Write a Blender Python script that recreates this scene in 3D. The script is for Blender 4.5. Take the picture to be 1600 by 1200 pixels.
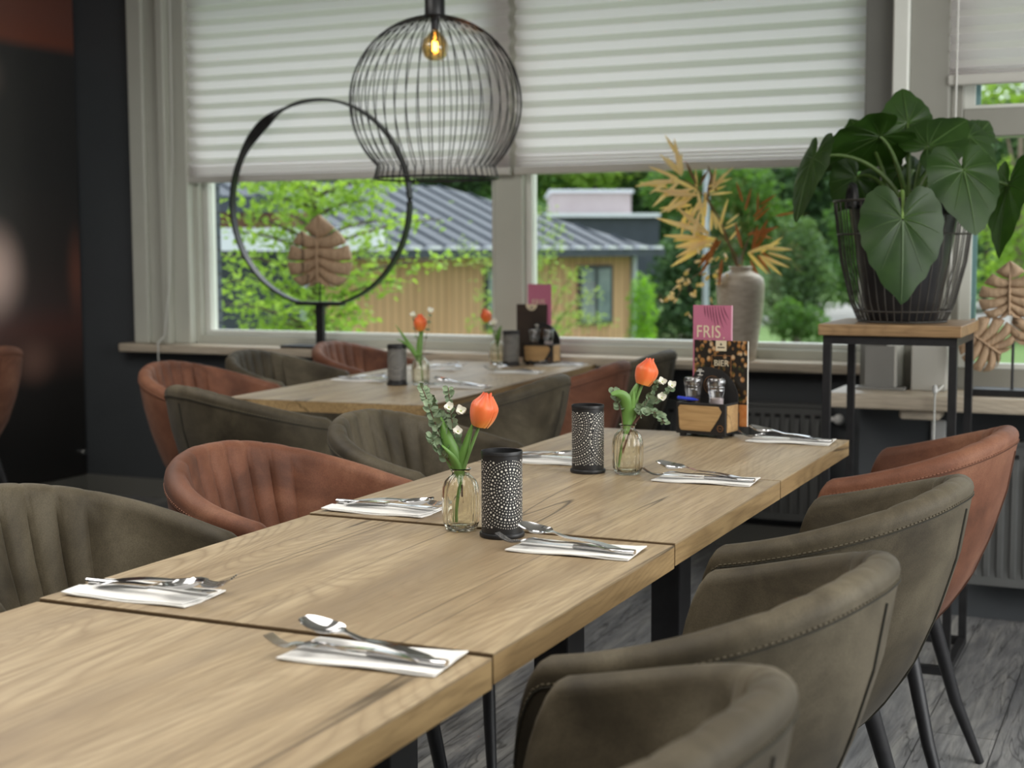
import bpy, math, random
from mathutils import Vector, Matrix
PI = math.pi
R = math.radians
random.seed(7)
scene = bpy.context.scene
COL = scene.collection
for o in list(bpy.data.objects):
    bpy.data.objects.remove(o)

# ------------------------------------------------------------------ camera
YAW, PIT, ROL, FPX = .4261, .0923, -.0039, 2272.4
CAM = Vector((.7261, 0.0, 1.2362))
fw = Vector((-math.sin(YAW)*math.cos(PIT), math.cos(YAW)*math.cos(PIT), -math.sin(PIT)))
rt0 = Vector((math.cos(YAW), math.sin(YAW), 0))
up0 = rt0.cross(fw)
rt = rt0*math.cos(ROL) + up0*math.sin(ROL)
up = -rt0*math.sin(ROL) + up0*math.cos(ROL)
cd = bpy.data.cameras.new('camera')
cam = bpy.data.objects.new('camera', cd)
COL.objects.link(cam)
cam.matrix_world = Matrix(((rt.x, up.x, -fw.x, CAM.x), (rt.y, up.y, -fw.y, CAM.y), (rt.z, up.z, -fw.z, CAM.z), (0, 0, 0, 1)))
cd.sensor_width = 36.0
cd.lens = FPX/1600*36
cd.clip_end = 300
cd.dof.use_dof = True
cd.dof.focus_distance = 2.62
cd.dof.aperture_fstop = 4.8
scene.camera = cam

# ------------------------------------------------------------------ world, sun, fill and window lights, exposure
scene.view_settings.view_transform = 'Standard'
scene.view_settings.look = 'None'
scene.view_settings.gamma = 1.0
scene.view_settings.use_curve_mapping = False
scene.view_settings.exposure = 0.0
w = bpy.data.worlds.new('sky')
scene.world = w
w.use_nodes = True
wn, wl = w.node_tree.nodes, w.node_tree.links
wb = wn['Background']
wtc = wn.new('ShaderNodeTexCoord')
wsp = wn.new('ShaderNodeSeparateXYZ')
wrp = wn.new('ShaderNodeValToRGB')
wl.new(wtc.outputs['Generated'], wsp.inputs[0])
wl.new(wsp.outputs['Z'], wrp.inputs[0])
wrp.color_ramp.elements[0].color = (.86, .90, .92, 1)
wrp.color_ramp.elements[1].color = (.62, .76, .95, 1)
wl.new(wrp.outputs[0], wb.inputs[0])
wb.inputs[1].default_value = 2.0

def light(name, kind, loc, energy, color=(1, 1, 1), size=1, size_y=None, target=None, angle=None):
    d = bpy.data.lights.new(name, kind)
    d.energy = energy
    d.color = color
    o = bpy.data.objects.new(name, d)
    COL.objects.link(o)
    o.location = loc
    if kind == 'AREA':
        d.size = size
        if size_y:
            d.shape = 'RECTANGLE'
            d.size_y = size_y
    if angle is not None:
        d.angle = angle
    if target is not None:
        o.rotation_euler = (Vector(target)-Vector(loc)).to_track_quat('-Z', 'Y').to_euler()
    return o
light('sun', 'SUN', (5, 9, 13), 4.4, (1, .97, .92), target=(0, 1, 0), angle=R(50))
light('ceiling_fill_light', 'AREA', (-.2, .9, 2.68), 50, (1, .96, .90), 1.6, 2.4, target=(-.2, .9, 0))  # three unseen area lights added below the ceiling to fill the interior
light('ceiling_fill_light', 'AREA', (-2.6, 2.6, 2.68), 55, (1, .96, .90), 1.6, 2.4, target=(-2.6, 2.6, 0))
light('ceiling_fill_light', 'AREA', (1.9, 2.6, 2.68), 45, (1, .97, .92), 1.4, 2.4, target=(1.5, 2.8, 0))
light('side_window_light', 'AREA', (3.75, 2.6, 1.75), 110, (1, .99, .97), 3.6, 1.7, target=(-1, 2.4, .9))

# ------------------------------------------------------------------ helpers
def at(px, py, depth):
    """point seen at pixel (1600x1200 frame) at a given depth along the view axis"""
    return CAM + (fw + rt*((px-800)/FPX) - up*((py-600)/FPX))*depth
def aty(px, py, y):
    d = fw + rt*((px-800)/FPX) - up*((py-600)/FPX)
    return CAM + d*(y/d.y)

class MB:
    def __init__(s):
        s.v = []; s.f = []
    def add(s, vs, fs):
        n = len(s.v)
        s.v += [tuple(p) for p in vs]
        s.f += [tuple(i+n for i in f) for f in fs]
        return s
    def box(s, c, d, rot=None):
        hx, hy, hz = d[0]/2, d[1]/2, d[2]/2
        vs = [Vector((x, y, z)) for z in (-hz, hz) for y in (-hy, hy) for x in (-hx, hx)]
        if rot is not None:
            vs = [rot @ p for p in vs]
        vs = [p+Vector(c) for p in vs]
        return s.add(vs, [(0, 2, 3, 1), (4, 5, 7, 6), (0, 1, 5, 4), (2, 6, 7, 3), (0, 4, 6, 2), (1, 3, 7, 5)])
    def b2(s, x0, x1, y0, y1, z0, z1):
        return s.box(((x0+x1)/2, (y0+y1)/2, (z0+z1)/2), (x1-x0, y1-y0, z1-z0))
    def rbox(s, x0, x1, y0, y1, z0, z1, r, n=3):
        """box with rounded vertical and horizontal edges"""
        rings = []
        for k in range(n+1):
            a = PI/2*k/n
            rings.append((r-r*math.sin(a), z0+r-r*math.cos(a)))
        for k in range(n+1):
            a = PI/2*(1-k/n)
            rings.append((r-r*math.sin(a), z1-r+r*math.cos(a)))
        L = []
        for ins, z in rings:
            loop = []
            for cx, cy, a0 in ((x1-r, y1-r, 0), (x0+r, y1-r, 90), (x0+r, y0+r, 180), (x1-r, y0+r, 270)):
                for k in range(n+1):
                    a = R(a0+90*k/n)
                    rr = max(r-ins, 1e-5)
                    loop.append((cx+rr*math.cos(a), cy+rr*math.sin(a), z))
            L.append(loop)
        return s.loft(L, closed=True, caps=True)
    def loft(s, loops, closed=True, caps=True):
        n = len(loops[0])
        vs = [p for l in loops for p in l]
        fs = []
        for i in range(len(loops)-1):
            for j in range(n if closed else n-1):
                a, b = i*n+j, i*n+(j+1) % n
                fs.append((a, b, b+n, a+n))
        if caps:
            fs.append(tuple(range(n-1, -1, -1)))
            m = (len(loops)-1)*n
            fs.append(tuple(range(m, m+n)))
        return s.add(vs, fs)
    def tube(s, pts, r, n=8, closed=False, caps=True):
        pts = [Vector(p) for p in pts]
        if not isinstance(r, (list, tuple)):
            r = [r]*len(pts)
        loops = []
        N = len(pts)
        prev = None
        for i, p in enumerate(pts):
            if closed:
                t = pts[(i+1) % N]-pts[i-1]
            else:
                t = pts[min(i+1, N-1)]-pts[max(i-1, 0)]
            if t.length < 1e-9:
                t = Vector((0, 0, 1))
            t.normalize()
            if prev is None:
                h = Vector((0, 0, 1)) if abs(t.z) < .9 else Vector((1, 0, 0))
                u = t.cross(h).normalized()
            else:
                u = prev - t*prev.dot(t)
                u = u.normalized() if u.length > 1e-6 else t.orthogonal().normalized()
            prev = u
            v = t.cross(u)
            loops.append([p+(u*math.cos(2*PI*k/n)+v*math.sin(2*PI*k/n))*r[i] for k in range(n)])
        if closed:
            loops.append(loops[0])
            return s.loft(loops, True, False)
        return s.loft(loops, True, caps)
    def lathe(s, prof, n=32, c=(0, 0, 0), fn=None, caps=True):
        loops = []
        for (r, z) in prof:
            l = []
            for k in range(n):
                a = 2*PI*k/n
                rr = r if fn is None else fn(r, z, a)
                l.append((c[0]+rr*math.cos(a), c[1]+rr*math.sin(a), c[2]+z))
            loops.append(l)
        return s.loft(loops, True, caps)
    def sphere(s, c, r, n=12, m=8, sc=(1, 1, 1)):
        loops = []
        for i in range(m+1):
            a = -PI/2+PI*i/m
            rr = max(math.cos(a), 1e-4)
            loops.append([(c[0]+sc[0]*r*rr*math.cos(2*PI*k/n), c[1]+sc[1]*r*rr*math.sin(2*PI*k/n), c[2]+sc[2]*r*math.sin(a)) for k in range(n)])
        return s.loft(loops, True, True)
    def grid(s, fn, nu, nv, thick=0.0):
        """surface fn(u,v) u,v in 0..1; thick gives it a second side"""
        P = [[Vector(fn(i/nu, j/nv)) for j in range(nv+1)] for i in range(nu+1)]
        vs = [p for r_ in P for p in r_]
        m = nv+1
        fs = [(i*m+j, (i+1)*m+j, (i+1)*m+j+1, i*m+j+1) for i in range(nu) for j in range(nv)]
        if not thick:
            return s.add(vs, fs)
        N = []
        for i in range(nu+1):
            for j in range(nv+1):
                du = P[min(i+1, nu)][j]-P[max(i-1, 0)][j]
                dv = P[i][min(j+1, nv)]-P[i][max(j-1, 0)]
                nn = du.cross(dv)
                N.append(nn.normalized() if nn.length > 1e-12 else Vector((0, 0, 1)))
        k = len(vs)
        vs2 = vs+[p-n_*thick for p, n_ in zip(vs, N)]
        fs2 = fs+[tuple(q+k for q in reversed(f)) for f in fs]
        rim = [i*m for i in range(nu+1)]+[nu*m+j for j in range(1, nv+1)]+[i*m+nv for i in range(nu-1, -1, -1)]+[j for j in range(nv-1, 0, -1)]
        for a, b in zip(rim, rim[1:]+rim[:1]):
            fs2.append((b, a, a+k, b+k))
        return s.add(vs2, fs2)
    def xf(s, mat):
        s.v = [tuple(mat @ Vector(p)) for p in s.v]
        return s
    def build(s, name, mat, parent=None, smooth=True, bevel=0, ang=35):
        me = bpy.data.meshes.new(name)
        me.from_pydata(s.v, [], s.f)
        me.validate()
        if smooth:
            me.polygons.foreach_set('use_smooth', [True]*len(me.polygons))
            me.set_sharp_from_angle(angle=R(ang))
        me.materials.append(mat)
        o = bpy.data.objects.new(name, me)
        COL.objects.link(o)
        if parent is not None:
            o.parent = parent
        if bevel:
            m = o.modifiers.new('bevel', 'BEVEL')
            m.width = bevel; m.segments = 2; m.limit_method = 'ANGLE'
        return o

def thing(name, label, cat, loc=(0, 0, 0), rz=0, group=None):
    o = bpy.data.objects.new(name, None)
    o.empty_display_size = .05
    COL.objects.link(o)
    o.location = loc
    o.rotation_euler = (0, 0, rz)
    return tag(o, label, cat, group)
def tag(o, label, cat, group=None):
    o['label'] = label; o['category'] = cat
    if group:
        o['group'] = group
    return o
def struct(o):
    o['kind'] = 'structure'
    return o
def dup(root, loc, rz=None, label=None, group=None, swap=None, scale=None):
    r = root.copy(); COL.objects.link(r)
    r.location = loc
    if rz is not None:
        r.rotation_euler = (0, 0, rz)
    if label:
        r['label'] = label
    if group:
        r['group'] = group
    if scale:
        r.scale = scale
    for ch in list(root.children):
        c = ch.copy(); COL.objects.link(c); c.parent = r
        if swap:
            for sl in c.material_slots:
                pass
        for g in ch.children:
            d = g.copy(); COL.objects.link(d); d.parent = c
    return r
def lerp(a, b, t):
    return a+(b-a)*t
def interp(x, xs, ys):
    if x <= xs[0]:
        return ys[0]
    for i in range(len(xs)-1):
        if x <= xs[i+1]:
            return lerp(ys[i], ys[i+1], (x-xs[i])/(xs[i+1]-xs[i]))
    return ys[-1]
def smst(t):
    t = max(0, min(1, t))
    return t*t*(3-2*t)
def bez(p, n=12):
    p = [Vector(q) for q in p]
    out = []
    for i in range(n+1):
        t = i/n
        q = list(p)
        while len(q) > 1:
            q = [q[k].lerp(q[k+1], t) for k in range(len(q)-1)]
        out.append(q[0])
    return out

# ------------------------------------------------------------------ materials
def mat(name, col, rough=.6, metal=0, spec=.5, trans=0, ior=1.45, sheen=0, emit=None, estr=0, coat=0):
    m = bpy.data.materials.new(name)
    m.use_nodes = True
    b = m.node_tree.nodes['Principled BSDF']
    b.inputs['Base Color'].default_value = (*col, 1)
    b.inputs['Roughness'].default_value = rough
    b.inputs['Metallic'].default_value = metal
    b.inputs['Specular IOR Level'].default_value = spec
    b.inputs['Transmission Weight'].default_value = trans
    b.inputs['IOR'].default_value = ior
    b.inputs['Coat Weight'].default_value = coat
    if sheen:
        b.inputs['Sheen Weight'].default_value = sheen
        b.inputs['Sheen Roughness'].default_value = .5
    if emit:
        b.inputs['Emission Color'].default_value = (*emit, 1)
        b.inputs['Emission Strength'].default_value = estr
    return m
class NT:
    def __init__(s, m):
        s.n, s.l = m.node_tree.nodes, m.node_tree.links
        s.b = s.n['Principled BSDF']
    def node(s, t, **kw):
        x = s.n.new(t)
        for k, v in kw.items():
            setattr(x, k, v)
        return x
    def link(s, a, b):
        s.l.new(a, b)
    def coord(s, scale=(1, 1, 1), rot=(0, 0, 0), rnd=False, out='Object'):
        tc = s.node('ShaderNodeTexCoord')
        mp = s.node('ShaderNodeMapping')
        mp.inputs['Scale'].default_value = scale
        mp.inputs['Rotation'].default_value = rot
        src = tc.outputs[out]
        if rnd:
            oi = s.node('ShaderNodeObjectInfo')
            mu = s.node('ShaderNodeVectorMath', operation='SCALE')
            mu.inputs[0].default_value = (37., 91., 53.)
            s.link(oi.outputs['Random'], mu.inputs['Scale'])
            ad = s.node('ShaderNodeVectorMath', operation='ADD')
            s.link(src, ad.inputs[0]); s.link(mu.outputs[0], ad.inputs[1])
            src = ad.outputs[0]
        s.link(src, mp.inputs[0])
        return mp.outputs[0]
    def noise(s, vec, scale, detail=4, rough=.55, dist=0):
        x = s.node('ShaderNodeTexNoise')
        x.inputs['Scale'].default_value = scale
        x.inputs['Detail'].default_value = detail
        x.inputs['Roughness'].default_value = rough
        x.inputs['Distortion'].default_value = dist
        s.link(vec, x.inputs['Vector'])
        return x.outputs['Fac']
    def ramp(s, fac, stops, interp='LINEAR'):
        x = s.node('ShaderNodeValToRGB')
        cr = x.color_ramp
        cr.interpolation = interp
        while len(cr.elements) < len(stops):
            cr.elements.new(.5)
        for e, (p, c) in zip(cr.elements, stops):
            e.position = p
            e.color = (*c, 1) if len(c) == 3 else c
        s.link(fac, x.inputs[0])
        return x.outputs[0]
    def mix(s, fac, a, b, mode='MIX'):
        x = s.node('ShaderNodeMix', data_type='RGBA', blend_type=mode)
        if isinstance(fac, float):
            x.inputs[0].default_value = fac
        else:
            s.link(fac, x.inputs[0])
        for i, q in ((6, a), (7, b)):
            if isinstance(q, tuple):
                x.inputs[i].default_value = (*q, 1)
            else:
                s.link(q, x.inputs[i])
        return x.outputs[2]
    def bump(s, h, strength=.2, dist=.002):
        x = s.node('ShaderNodeBump')
        x.inputs['Strength'].default_value = strength
        x.inputs['Distance'].default_value = dist
        s.link(h, x.inputs['Height'])
        s.link(x.outputs[0], s.b.inputs['Normal'])
def noisy(name, c1, c2, scale=8, rough=.6, bump=0, bscale=None, bdist=.002, stretch=(1, 1, 1), **kw):
    m = mat(name, c1, rough, **kw)
    t = NT(m)
    v = t.coord(stretch, rnd=True)
    f = t.noise(v, scale)
    t.link(t.ramp(f, [(.3, c1), (.7, c2)]), t.b.inputs['Base Color'])
    if bump:
        t.bump(t.noise(v, bscale or scale*6), bump, bdist)
    return m

def wood(name, light_c, mid_c, dark_c, axis='Y', rough=.45, planks=True, fine=1.0):
    m = mat(name, mid_c, rough, spec=.4)
    t = NT(m)
    rot = (0, 0, 0) if axis == 'Y' else ((0, 0, PI/2) if axis == 'X' else (PI/2, 0, 0))
    v = t.coord((1, 1, 1), rot, rnd=True)
    def st(sc):
        mp = t.node('ShaderNodeMapping')
        mp.inputs['Scale'].default_value = sc
        t.link(v, mp.inputs[0])
        return mp.outputs[0]
    big = t.noise(st((7, 1.0, 7)), 1.0, 4, .55, .8)
    grain = t.noise(st((70*fine, 2.6, 70*fine)), 1.0, 6, .68, .5)
    fineg = t.noise(st((240*fine, 9, 240*fine)), 1.0, 3, .6)
    # cathedral rings: contour lines of a smooth field that is long along the grain
    fld = t.noise(st((4.2, .62, 4.2)), 1.0, 1.6, .42, .35)
    mul = t.node('ShaderNodeMath', operation='MULTIPLY'); mul.inputs[1].default_value = 46
    t.link(fld, mul.inputs[0])
    frc = t.node('ShaderNodeMath', operation='PINGPONG'); frc.inputs[1].default_value = .5
    t.link(mul.outputs[0], frc.inputs[0])
    rings = t.ramp(frc.outputs[0], [(.0, (.75,)*3), (.16, (.25,)*3), (.40, (0,)*3)])
    where = t.ramp(t.noise(st((4, .9, 4)), 1.0, 2), [(.36, (.12,)*3), (.56, (1,)*3)])
    c = t.ramp(big, [(.30, dark_c), (.46, mid_c), (.68, light_c)])
    c = t.mix(t.ramp(grain, [(.34, (.62,)*3), (.60, (0,)*3)]), c, dark_c)
    wm = t.mix(1.0, rings, where, 'MULTIPLY')
    c = t.mix(wm, c, dark_c)
    c = t.mix(t.ramp(fineg, [(.36, (.4,)*3), (.5, (0,)*3)]), c, tuple(x*.6 for x in dark_c))
    # grey-brown smoky streaks and long dark cracks
    sm = t.ramp(t.noise(st((6, .7, 6)), 1.3, 3, .5, .5), [(.56, (0,)*3), (.72, (.55,)*3)])
    c = t.mix(sm, c, tuple(x*q for x, q in zip(dark_c, (.85, .9, 1.05))))
    ck = t.noise(st((6, .24, 6)), 1.0, 2.0, .45, .8)
    line = t.ramp(ck, [(.4935, (0,)*3), (.4985, (.95,)*3), (.5015, (.95,)*3), (.5065, (0,)*3)])
    gate = t.ramp(t.noise(st((3.1, 1.1, 3.1)), 1.0, 2), [(.40, (0,)*3), (.50, (1,)*3)])
    lm = t.mix(1.0, line, gate, 'MULTIPLY')
    c = t.mix(lm, c, tuple(x*.28 for x in dark_c))
    t.link(c, t.b.inputs['Base Color'])
    t.bump(fineg, .12, .001)
    return m

def suede(name, c1, c2, c3):
    m = mat(name, c1, .62, spec=.3, sheen=.05)
    t = NT(m)
    v = t.coord(rnd=True)
    f = t.noise(v, 5.5, 5, .6, .5)
    c = t.ramp(f, [(.34, c1), (.50, c2), (.68, c3)])
    g = t.noise(v, 420, 2, .6)
    c = t.mix(t.ramp(g, [(.35, (.28,)*3), (.6, (0,)*3)]), c, tuple(x*.45 for x in c1))
    t.link(c, t.b.inputs['Base Color'])
    t.bump(g, .18, .0012)
    return m

M = {}
M['oak'] = wood('oak_tabletop', (.48, .382, .248), (.405, .31, .19), (.25, .18, .106))
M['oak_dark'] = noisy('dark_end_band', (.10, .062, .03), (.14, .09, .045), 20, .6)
M['oak_edge'] = wood('oak_edge', (.42, .29, .14), (.35, .235, .11), (.24, .155, .07), rough=.5, fine=.6)
M['stand_oak'] = wood('stand_oak', (.46, .30, .155), (.36, .23, .115), (.23, .14, .07), axis='X')
M['sill_wood'] = wood('pale_sill', (.70, .62, .50), (.62, .54, .43), (.47, .395, .30), axis='X', rough=.35)
M['carved'] = wood('carved_wood', (.62, .45, .30), (.52, .365, .235), (.36, .24, .145), axis='Z', rough=.65)
M['caddy_wood'] = wood('caddy_wood', (.55, .36, .17), (.47, .295, .13), (.34, .20, .085), axis='X')
M['olive'] = suede('olive_suede', (.036, .028, .016), (.073, .0585, .0355), (.130, .108, .070))
M['rust'] = suede('rust_suede', (.095, .036, .019), (.172, .067, .036), (.265, .120, .068))
M['olive_seam'] = mat('olive_seam', (.03, .027, .018), .8)
M['rust_seam'] = mat('rust_seam', (.085, .032, .016), .8)
M['olive_thread'] = mat('olive_thread', (.10, .083, .053), .7)
M['rust_thread'] = mat('rust_thread', (.22, .095, .055), .7)
M['black_metal'] = noisy('black_metal', (.012, .012, .013), (.02, .02, .021), 30, .42)
M['leg_metal'] = noisy('leg_metal', (.018, .018, .02), (.026, .026, .028), 30, .4)
M['steel'] = mat('steel', (.74, .74, .76), .12, 1)
M['napkin'] = noisy('napkin', (.84, .83, .80), (.78, .77, .74), 14, .9, .15, 120)
M['frame'] = noisy('greige_paint', (.52, .53, .465), (.55, .56, .495), 5, .42)
M['frame_dark'] = noisy('grey_paint', (.14, .14, .128), (.155, .155, .14), 5, .5)
M['frame_mid'] = noisy('darker_greige_paint', (.29, .285, .25), (.315, .31, .275), 5, .42)
M['frame_white'] = noisy('white_bead', (.66, .67, .62), (.72, .73, .68), 6, .4)
M['dark_wall'] = noisy('charcoal_paint', (.054, .060, .066), (.060, .066, .072), 4, .6, .08, 160)
M['ceiling'] = noisy('ceiling_paint', (.55, .54, .51), (.6, .59, .56), 4, .8)
M['radiator'] = noisy('radiator_paint', (.105, .108, .106), (.115, .118, .116), 10, .42)
M['white_plastic'] = noisy('white_plastic', (.7, .7, .68), (.75, .75, .73), 10, .4)
M['clear_cord'] = mat('cord', (.62, .62, .58), .5)
M['pleat_rail'] = noisy('blind_rail', (.60, .59, .545), (.64, .63, .585), 10, .45)
M['pot_black'] = noisy('pot_plastic', (.016, .016, .018), (.026, .026, .028), 12, .38)
M['soil'] = noisy('soil', (.02, .013, .008), (.05, .033, .02), 60, .95, .6, 90, .01)
M['wire'] = noisy('grey_wire', (.06, .055, .05), (.10, .095, .085), 20, .45, metal=.6)
M['grey_box'] = noisy('grey_card', (.20, .195, .18), (.22, .215, .20), 5, .6)
M['pale_box'] = noisy('pale_ceramic', (.44, .43, .39), (.48, .47, .43), 5, .5)
M['black_card'] = noisy('black_card', (.014, .013, .013), (.02, .019, .018), 30, .5)
M['pink'] = noisy('pink_card', (.52, .16, .26), (.56, .185, .285), 5, .5)
M['pink_dark'] = mat('pink_print', (.19, .05, .09), .6)
M['cream'] = mat('cream_print', (.72, .62, .44), .6)
M['copper'] = mat('copper_print', (.30, .14, .06), .4, metal=.4)
M['white_print'] = mat('white_print', (.8, .77, .7), .6)
M['blue'] = mat('blue_plastic', (.02, .05, .55), .3)
M['salt'] = noisy('salt', (.72, .62, .62), (.85, .75, .74), 60, .9)
M['pepper'] = noisy('pepper', (.06, .045, .035), (.16, .12, .09), 200, .9)
M['tulip_g'] = noisy('tulip_leaf', (.10, .22, .04), (.17, .33, .075), 9, .45, stretch=(1, 1, .2))
M['stem_g'] = noisy('tulip_stem', (.12, .23, .06), (.20, .34, .10), 9, .5)
M['euc'] = noisy('eucalyptus_leaf', (.14, .22, .12), (.30, .38, .24), 60, .55)
M['twig'] = noisy('brown_twig', (.12, .05, .04), (.2, .1, .07), 30, .6)
M['blossom'] = noisy('white_blossom', (.75, .74, .64), (.82, .80, .72), 40, .7)
M['yolk'] = mat('bud_green', (.42, .48, .16), .6)


M['bronze'] = noisy('bronze_leaf', (.15, .08, .035), (.32, .19, .09), 12, .5)
M['bulb_glow'] = mat('filament', (1, .5, .1), .5, emit=(1, .42, .07), estr=28)
M['cap_dark'] = mat('lamp_cap', (.02, .02, .022), .35)

def tulip_mat():
    m = mat('tulip_petal', (.8, .12, .02), .42, sheen=.2)
    t = NT(m)
    v = t.coord((60, 60, 6))
    f = t.noise(v, 1, 3)
    tc = t.node('ShaderNodeTexCoord')
    sp = t.node('ShaderNodeSeparateXYZ')
    t.link(tc.outputs['Generated'], sp.inputs[0])
    c = t.ramp(sp.outputs['Z'], [(0, (.80, .30, .03)), (.3, (.80, .155, .03)), (1, (.72, .09, .022))])
    c = t.mix(t.ramp(f, [(.4, (0,)*3), (.75, (.5,)*3)]), c, (.88, .27, .08))
    t.link(c, t.b.inputs['Base Color'])
    t.b.inputs['Subsurface Weight'].default_value = .15
    t.b.inputs['Subsurface Radius'].default_value = (.01, .004, .002)
    return m
M['tulip'] = tulip_mat()

def leaf_mat(name, c1, c2, vein, transl=.35, rough=.35):
    m = mat(name, c1, rough, spec=.5)
    t = NT(m)
    v = t.coord(rnd=True)
    c = t.ramp(t.noise(v, 14, 3), [(.3, c1), (.7, c2)])
    t.link(c, t.b.inputs['Base Color'])
    tr = t.node('ShaderNodeBsdfTranslucent')
    t.link(t.mix(1.0, c, (1.5, 1.6, .8), 'MULTIPLY'), tr.inputs[0])
    mx = t.node('ShaderNodeMixShader')
    mx.inputs[0].default_value = transl
    t.link(t.b.outputs[0], mx.inputs[1]); t.link(tr.outputs[0], mx.inputs[2])
    out = [n for n in t.n if n.type == 'OUTPUT_MATERIAL'][0]
    t.link(mx.outputs[0], out.inputs[0])
    return m
M['gold_leaf'] = leaf_mat('gold_leaf', (.82, .64, .42), (.92, .78, .56), None, .35, .45)
M['rust_leaf'] = leaf_mat('copper_leaf', (.36, .14, .04), (.55, .25, .08), None, .35, .45)
M['aloc'] = leaf_mat('elephant_ear_leaf', (.015, .044, .006), (.030, .074, .011), None, .30, .42)
M['aloc_vein'] = leaf_mat('leaf_vein', (.050, .105, .022), (.068, .13, .032), None, .2, .4)
M['aloc_stem'] = leaf_mat('leaf_stalk', (.06, .11, .025), (.12, .2, .05), None, .1, .35)
M['aloc_young'] = leaf_mat('young_stalk', (.24, .38, .10), (.3, .45, .13), None, .2, .4)
M['maple'] = leaf_mat('maple_leaf', (.20, .32, .05), (.36, .48, .10), None, .45, .6)
M['tree_mid'] = leaf_mat('tree_leaf', (.05, .12, .025), (.14, .26, .05), None, .35, .7)
M['tree_dark'] = leaf_mat('dark_tree_leaf', (.022, .055, .018), (.06, .12, .035), None, .3, .7)
M['tree_lime'] = leaf_mat('lime_bush_leaf', (.16, .34, .02), (.30, .50, .05), None, .4, .6)
M['tree_pine'] = leaf_mat('pine_needles', (.07, .13, .05), (.16, .24, .10), None, .3, .7)
M['feather'] = leaf_mat('feathery_leaf', (.20, .30, .06), (.34, .42, .12), None, .4, .6)
M['trunk'] = noisy('tree_bark', (.07, .05, .04), (.15, .11, .09), 8, .9, .5, 30, .02)
M['trunk_pink'] = noisy('pale_bark', (.20, .14, .11), (.28, .2, .16), 8, .9)
M['grass'] = noisy('lawn', (.08, .15, .035), (.15, .24, .06), 3, .9, .4, 60, .03)
M['paving'] = noisy('pale_path', (.24, .225, .20), (.30, .285, .26), 3, .9)
M['pole'] = noisy('galvanised_pole', (.36, .38, .42), (.42, .44, .48), 4, .4, metal=.3)
M['render_pink'] = noisy('pink_render', (.44, .36, .35), (.49, .41, .40), 3, .8)
M['fascia'] = noisy('pale_fascia', (.62, .62, .64), (.68, .68, .7), 3, .6)
M['dark_fascia'] = noisy('dark_fascia', (.028, .035, .045), (.04, .048, .06), 3, .6)
M['house_frame'] = mat('house_frame', (.02, .025, .03), .4)
M['teal'] = mat('teal_strip', (.14, .25, .26), .3)
M['brick_house'] = noisy('red_brown_cladding', (.13, .06, .035), (.2, .1, .06), 4, .8)

def thin_glass(name, tint=(1, 1, 1), refl=.06):
    m = bpy.data.materials.new(name)
    m.use_nodes = True
    n, l = m.node_tree.nodes, m.node_tree.links
    n.remove(n['Principled BSDF'])
    out = [x for x in n if x.type == 'OUTPUT_MATERIAL'][0]
    tr = n.new('ShaderNodeBsdfTransparent'); tr.inputs[0].default_value = (*tint, 1)
    gl = n.new('ShaderNodeBsdfGlossy'); gl.inputs['Roughness'].default_value = .02
    lw = n.new('ShaderNodeLayerWeight'); lw.inputs[0].default_value = .25
    mt = n.new('ShaderNodeMath'); mt.operation = 'MULTIPLY_ADD'
    mt.inputs[1].default_value = .5; mt.inputs[2].default_value = refl
    l.new(lw.outputs['Fresnel'], mt.inputs[0])
    mx = n.new('ShaderNodeMixShader')
    l.new(mt.outputs[0], mx.inputs[0]); l.new(tr.outputs[0], mx.inputs[1]); l.new(gl.outputs[0], mx.inputs[2])
    l.new(mx.outputs[0], out.inputs[0])
    return m
M['pane'] = thin_glass('window_glass', (.97, .985, .98), .02)
M['shaker_glass'] = thin_glass('shaker_glass', (.86, .86, .86), .16)
M['bulb_glass'] = thin_glass('amber_bulb_glass', (.95, .74, .40), .12)
M['vase_glass'] = mat('amber_vase_glass', (1.0, .985, .89), .015, trans=1.0, ior=1.40)

def blind_mat():
    m = bpy.data.materials.new('pleated_fabric')
    m.use_nodes = True
    t = NT(m)
    n, l = m.node_tree.nodes, m.node_tree.links
    v = t.coord()
    c = t.ramp(t.noise(v, 900, 2), [(.3, (.80, .765, .765)), (.7, (.87, .835, .83))])
    d = n.new('ShaderNodeBsdfDiffuse'); tr = n.new('ShaderNodeBsdfTranslucent')
    l.new(c, d.inputs[0]); l.new(c, tr.inputs[0])
    mx = n.new('ShaderNodeMixShader'); mx.inputs[0].default_value = .55
    l.new(d.outputs[0], mx.inputs[1]); l.new(tr.outputs[0], mx.inputs[2])
    out = [x for x in n if x.type == 'OUTPUT_MATERIAL'][0]
    l.new(mx.outputs[0], out.inputs[0])
    n.remove(t.b)
    return m
M['blind'] = blind_mat()

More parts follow.
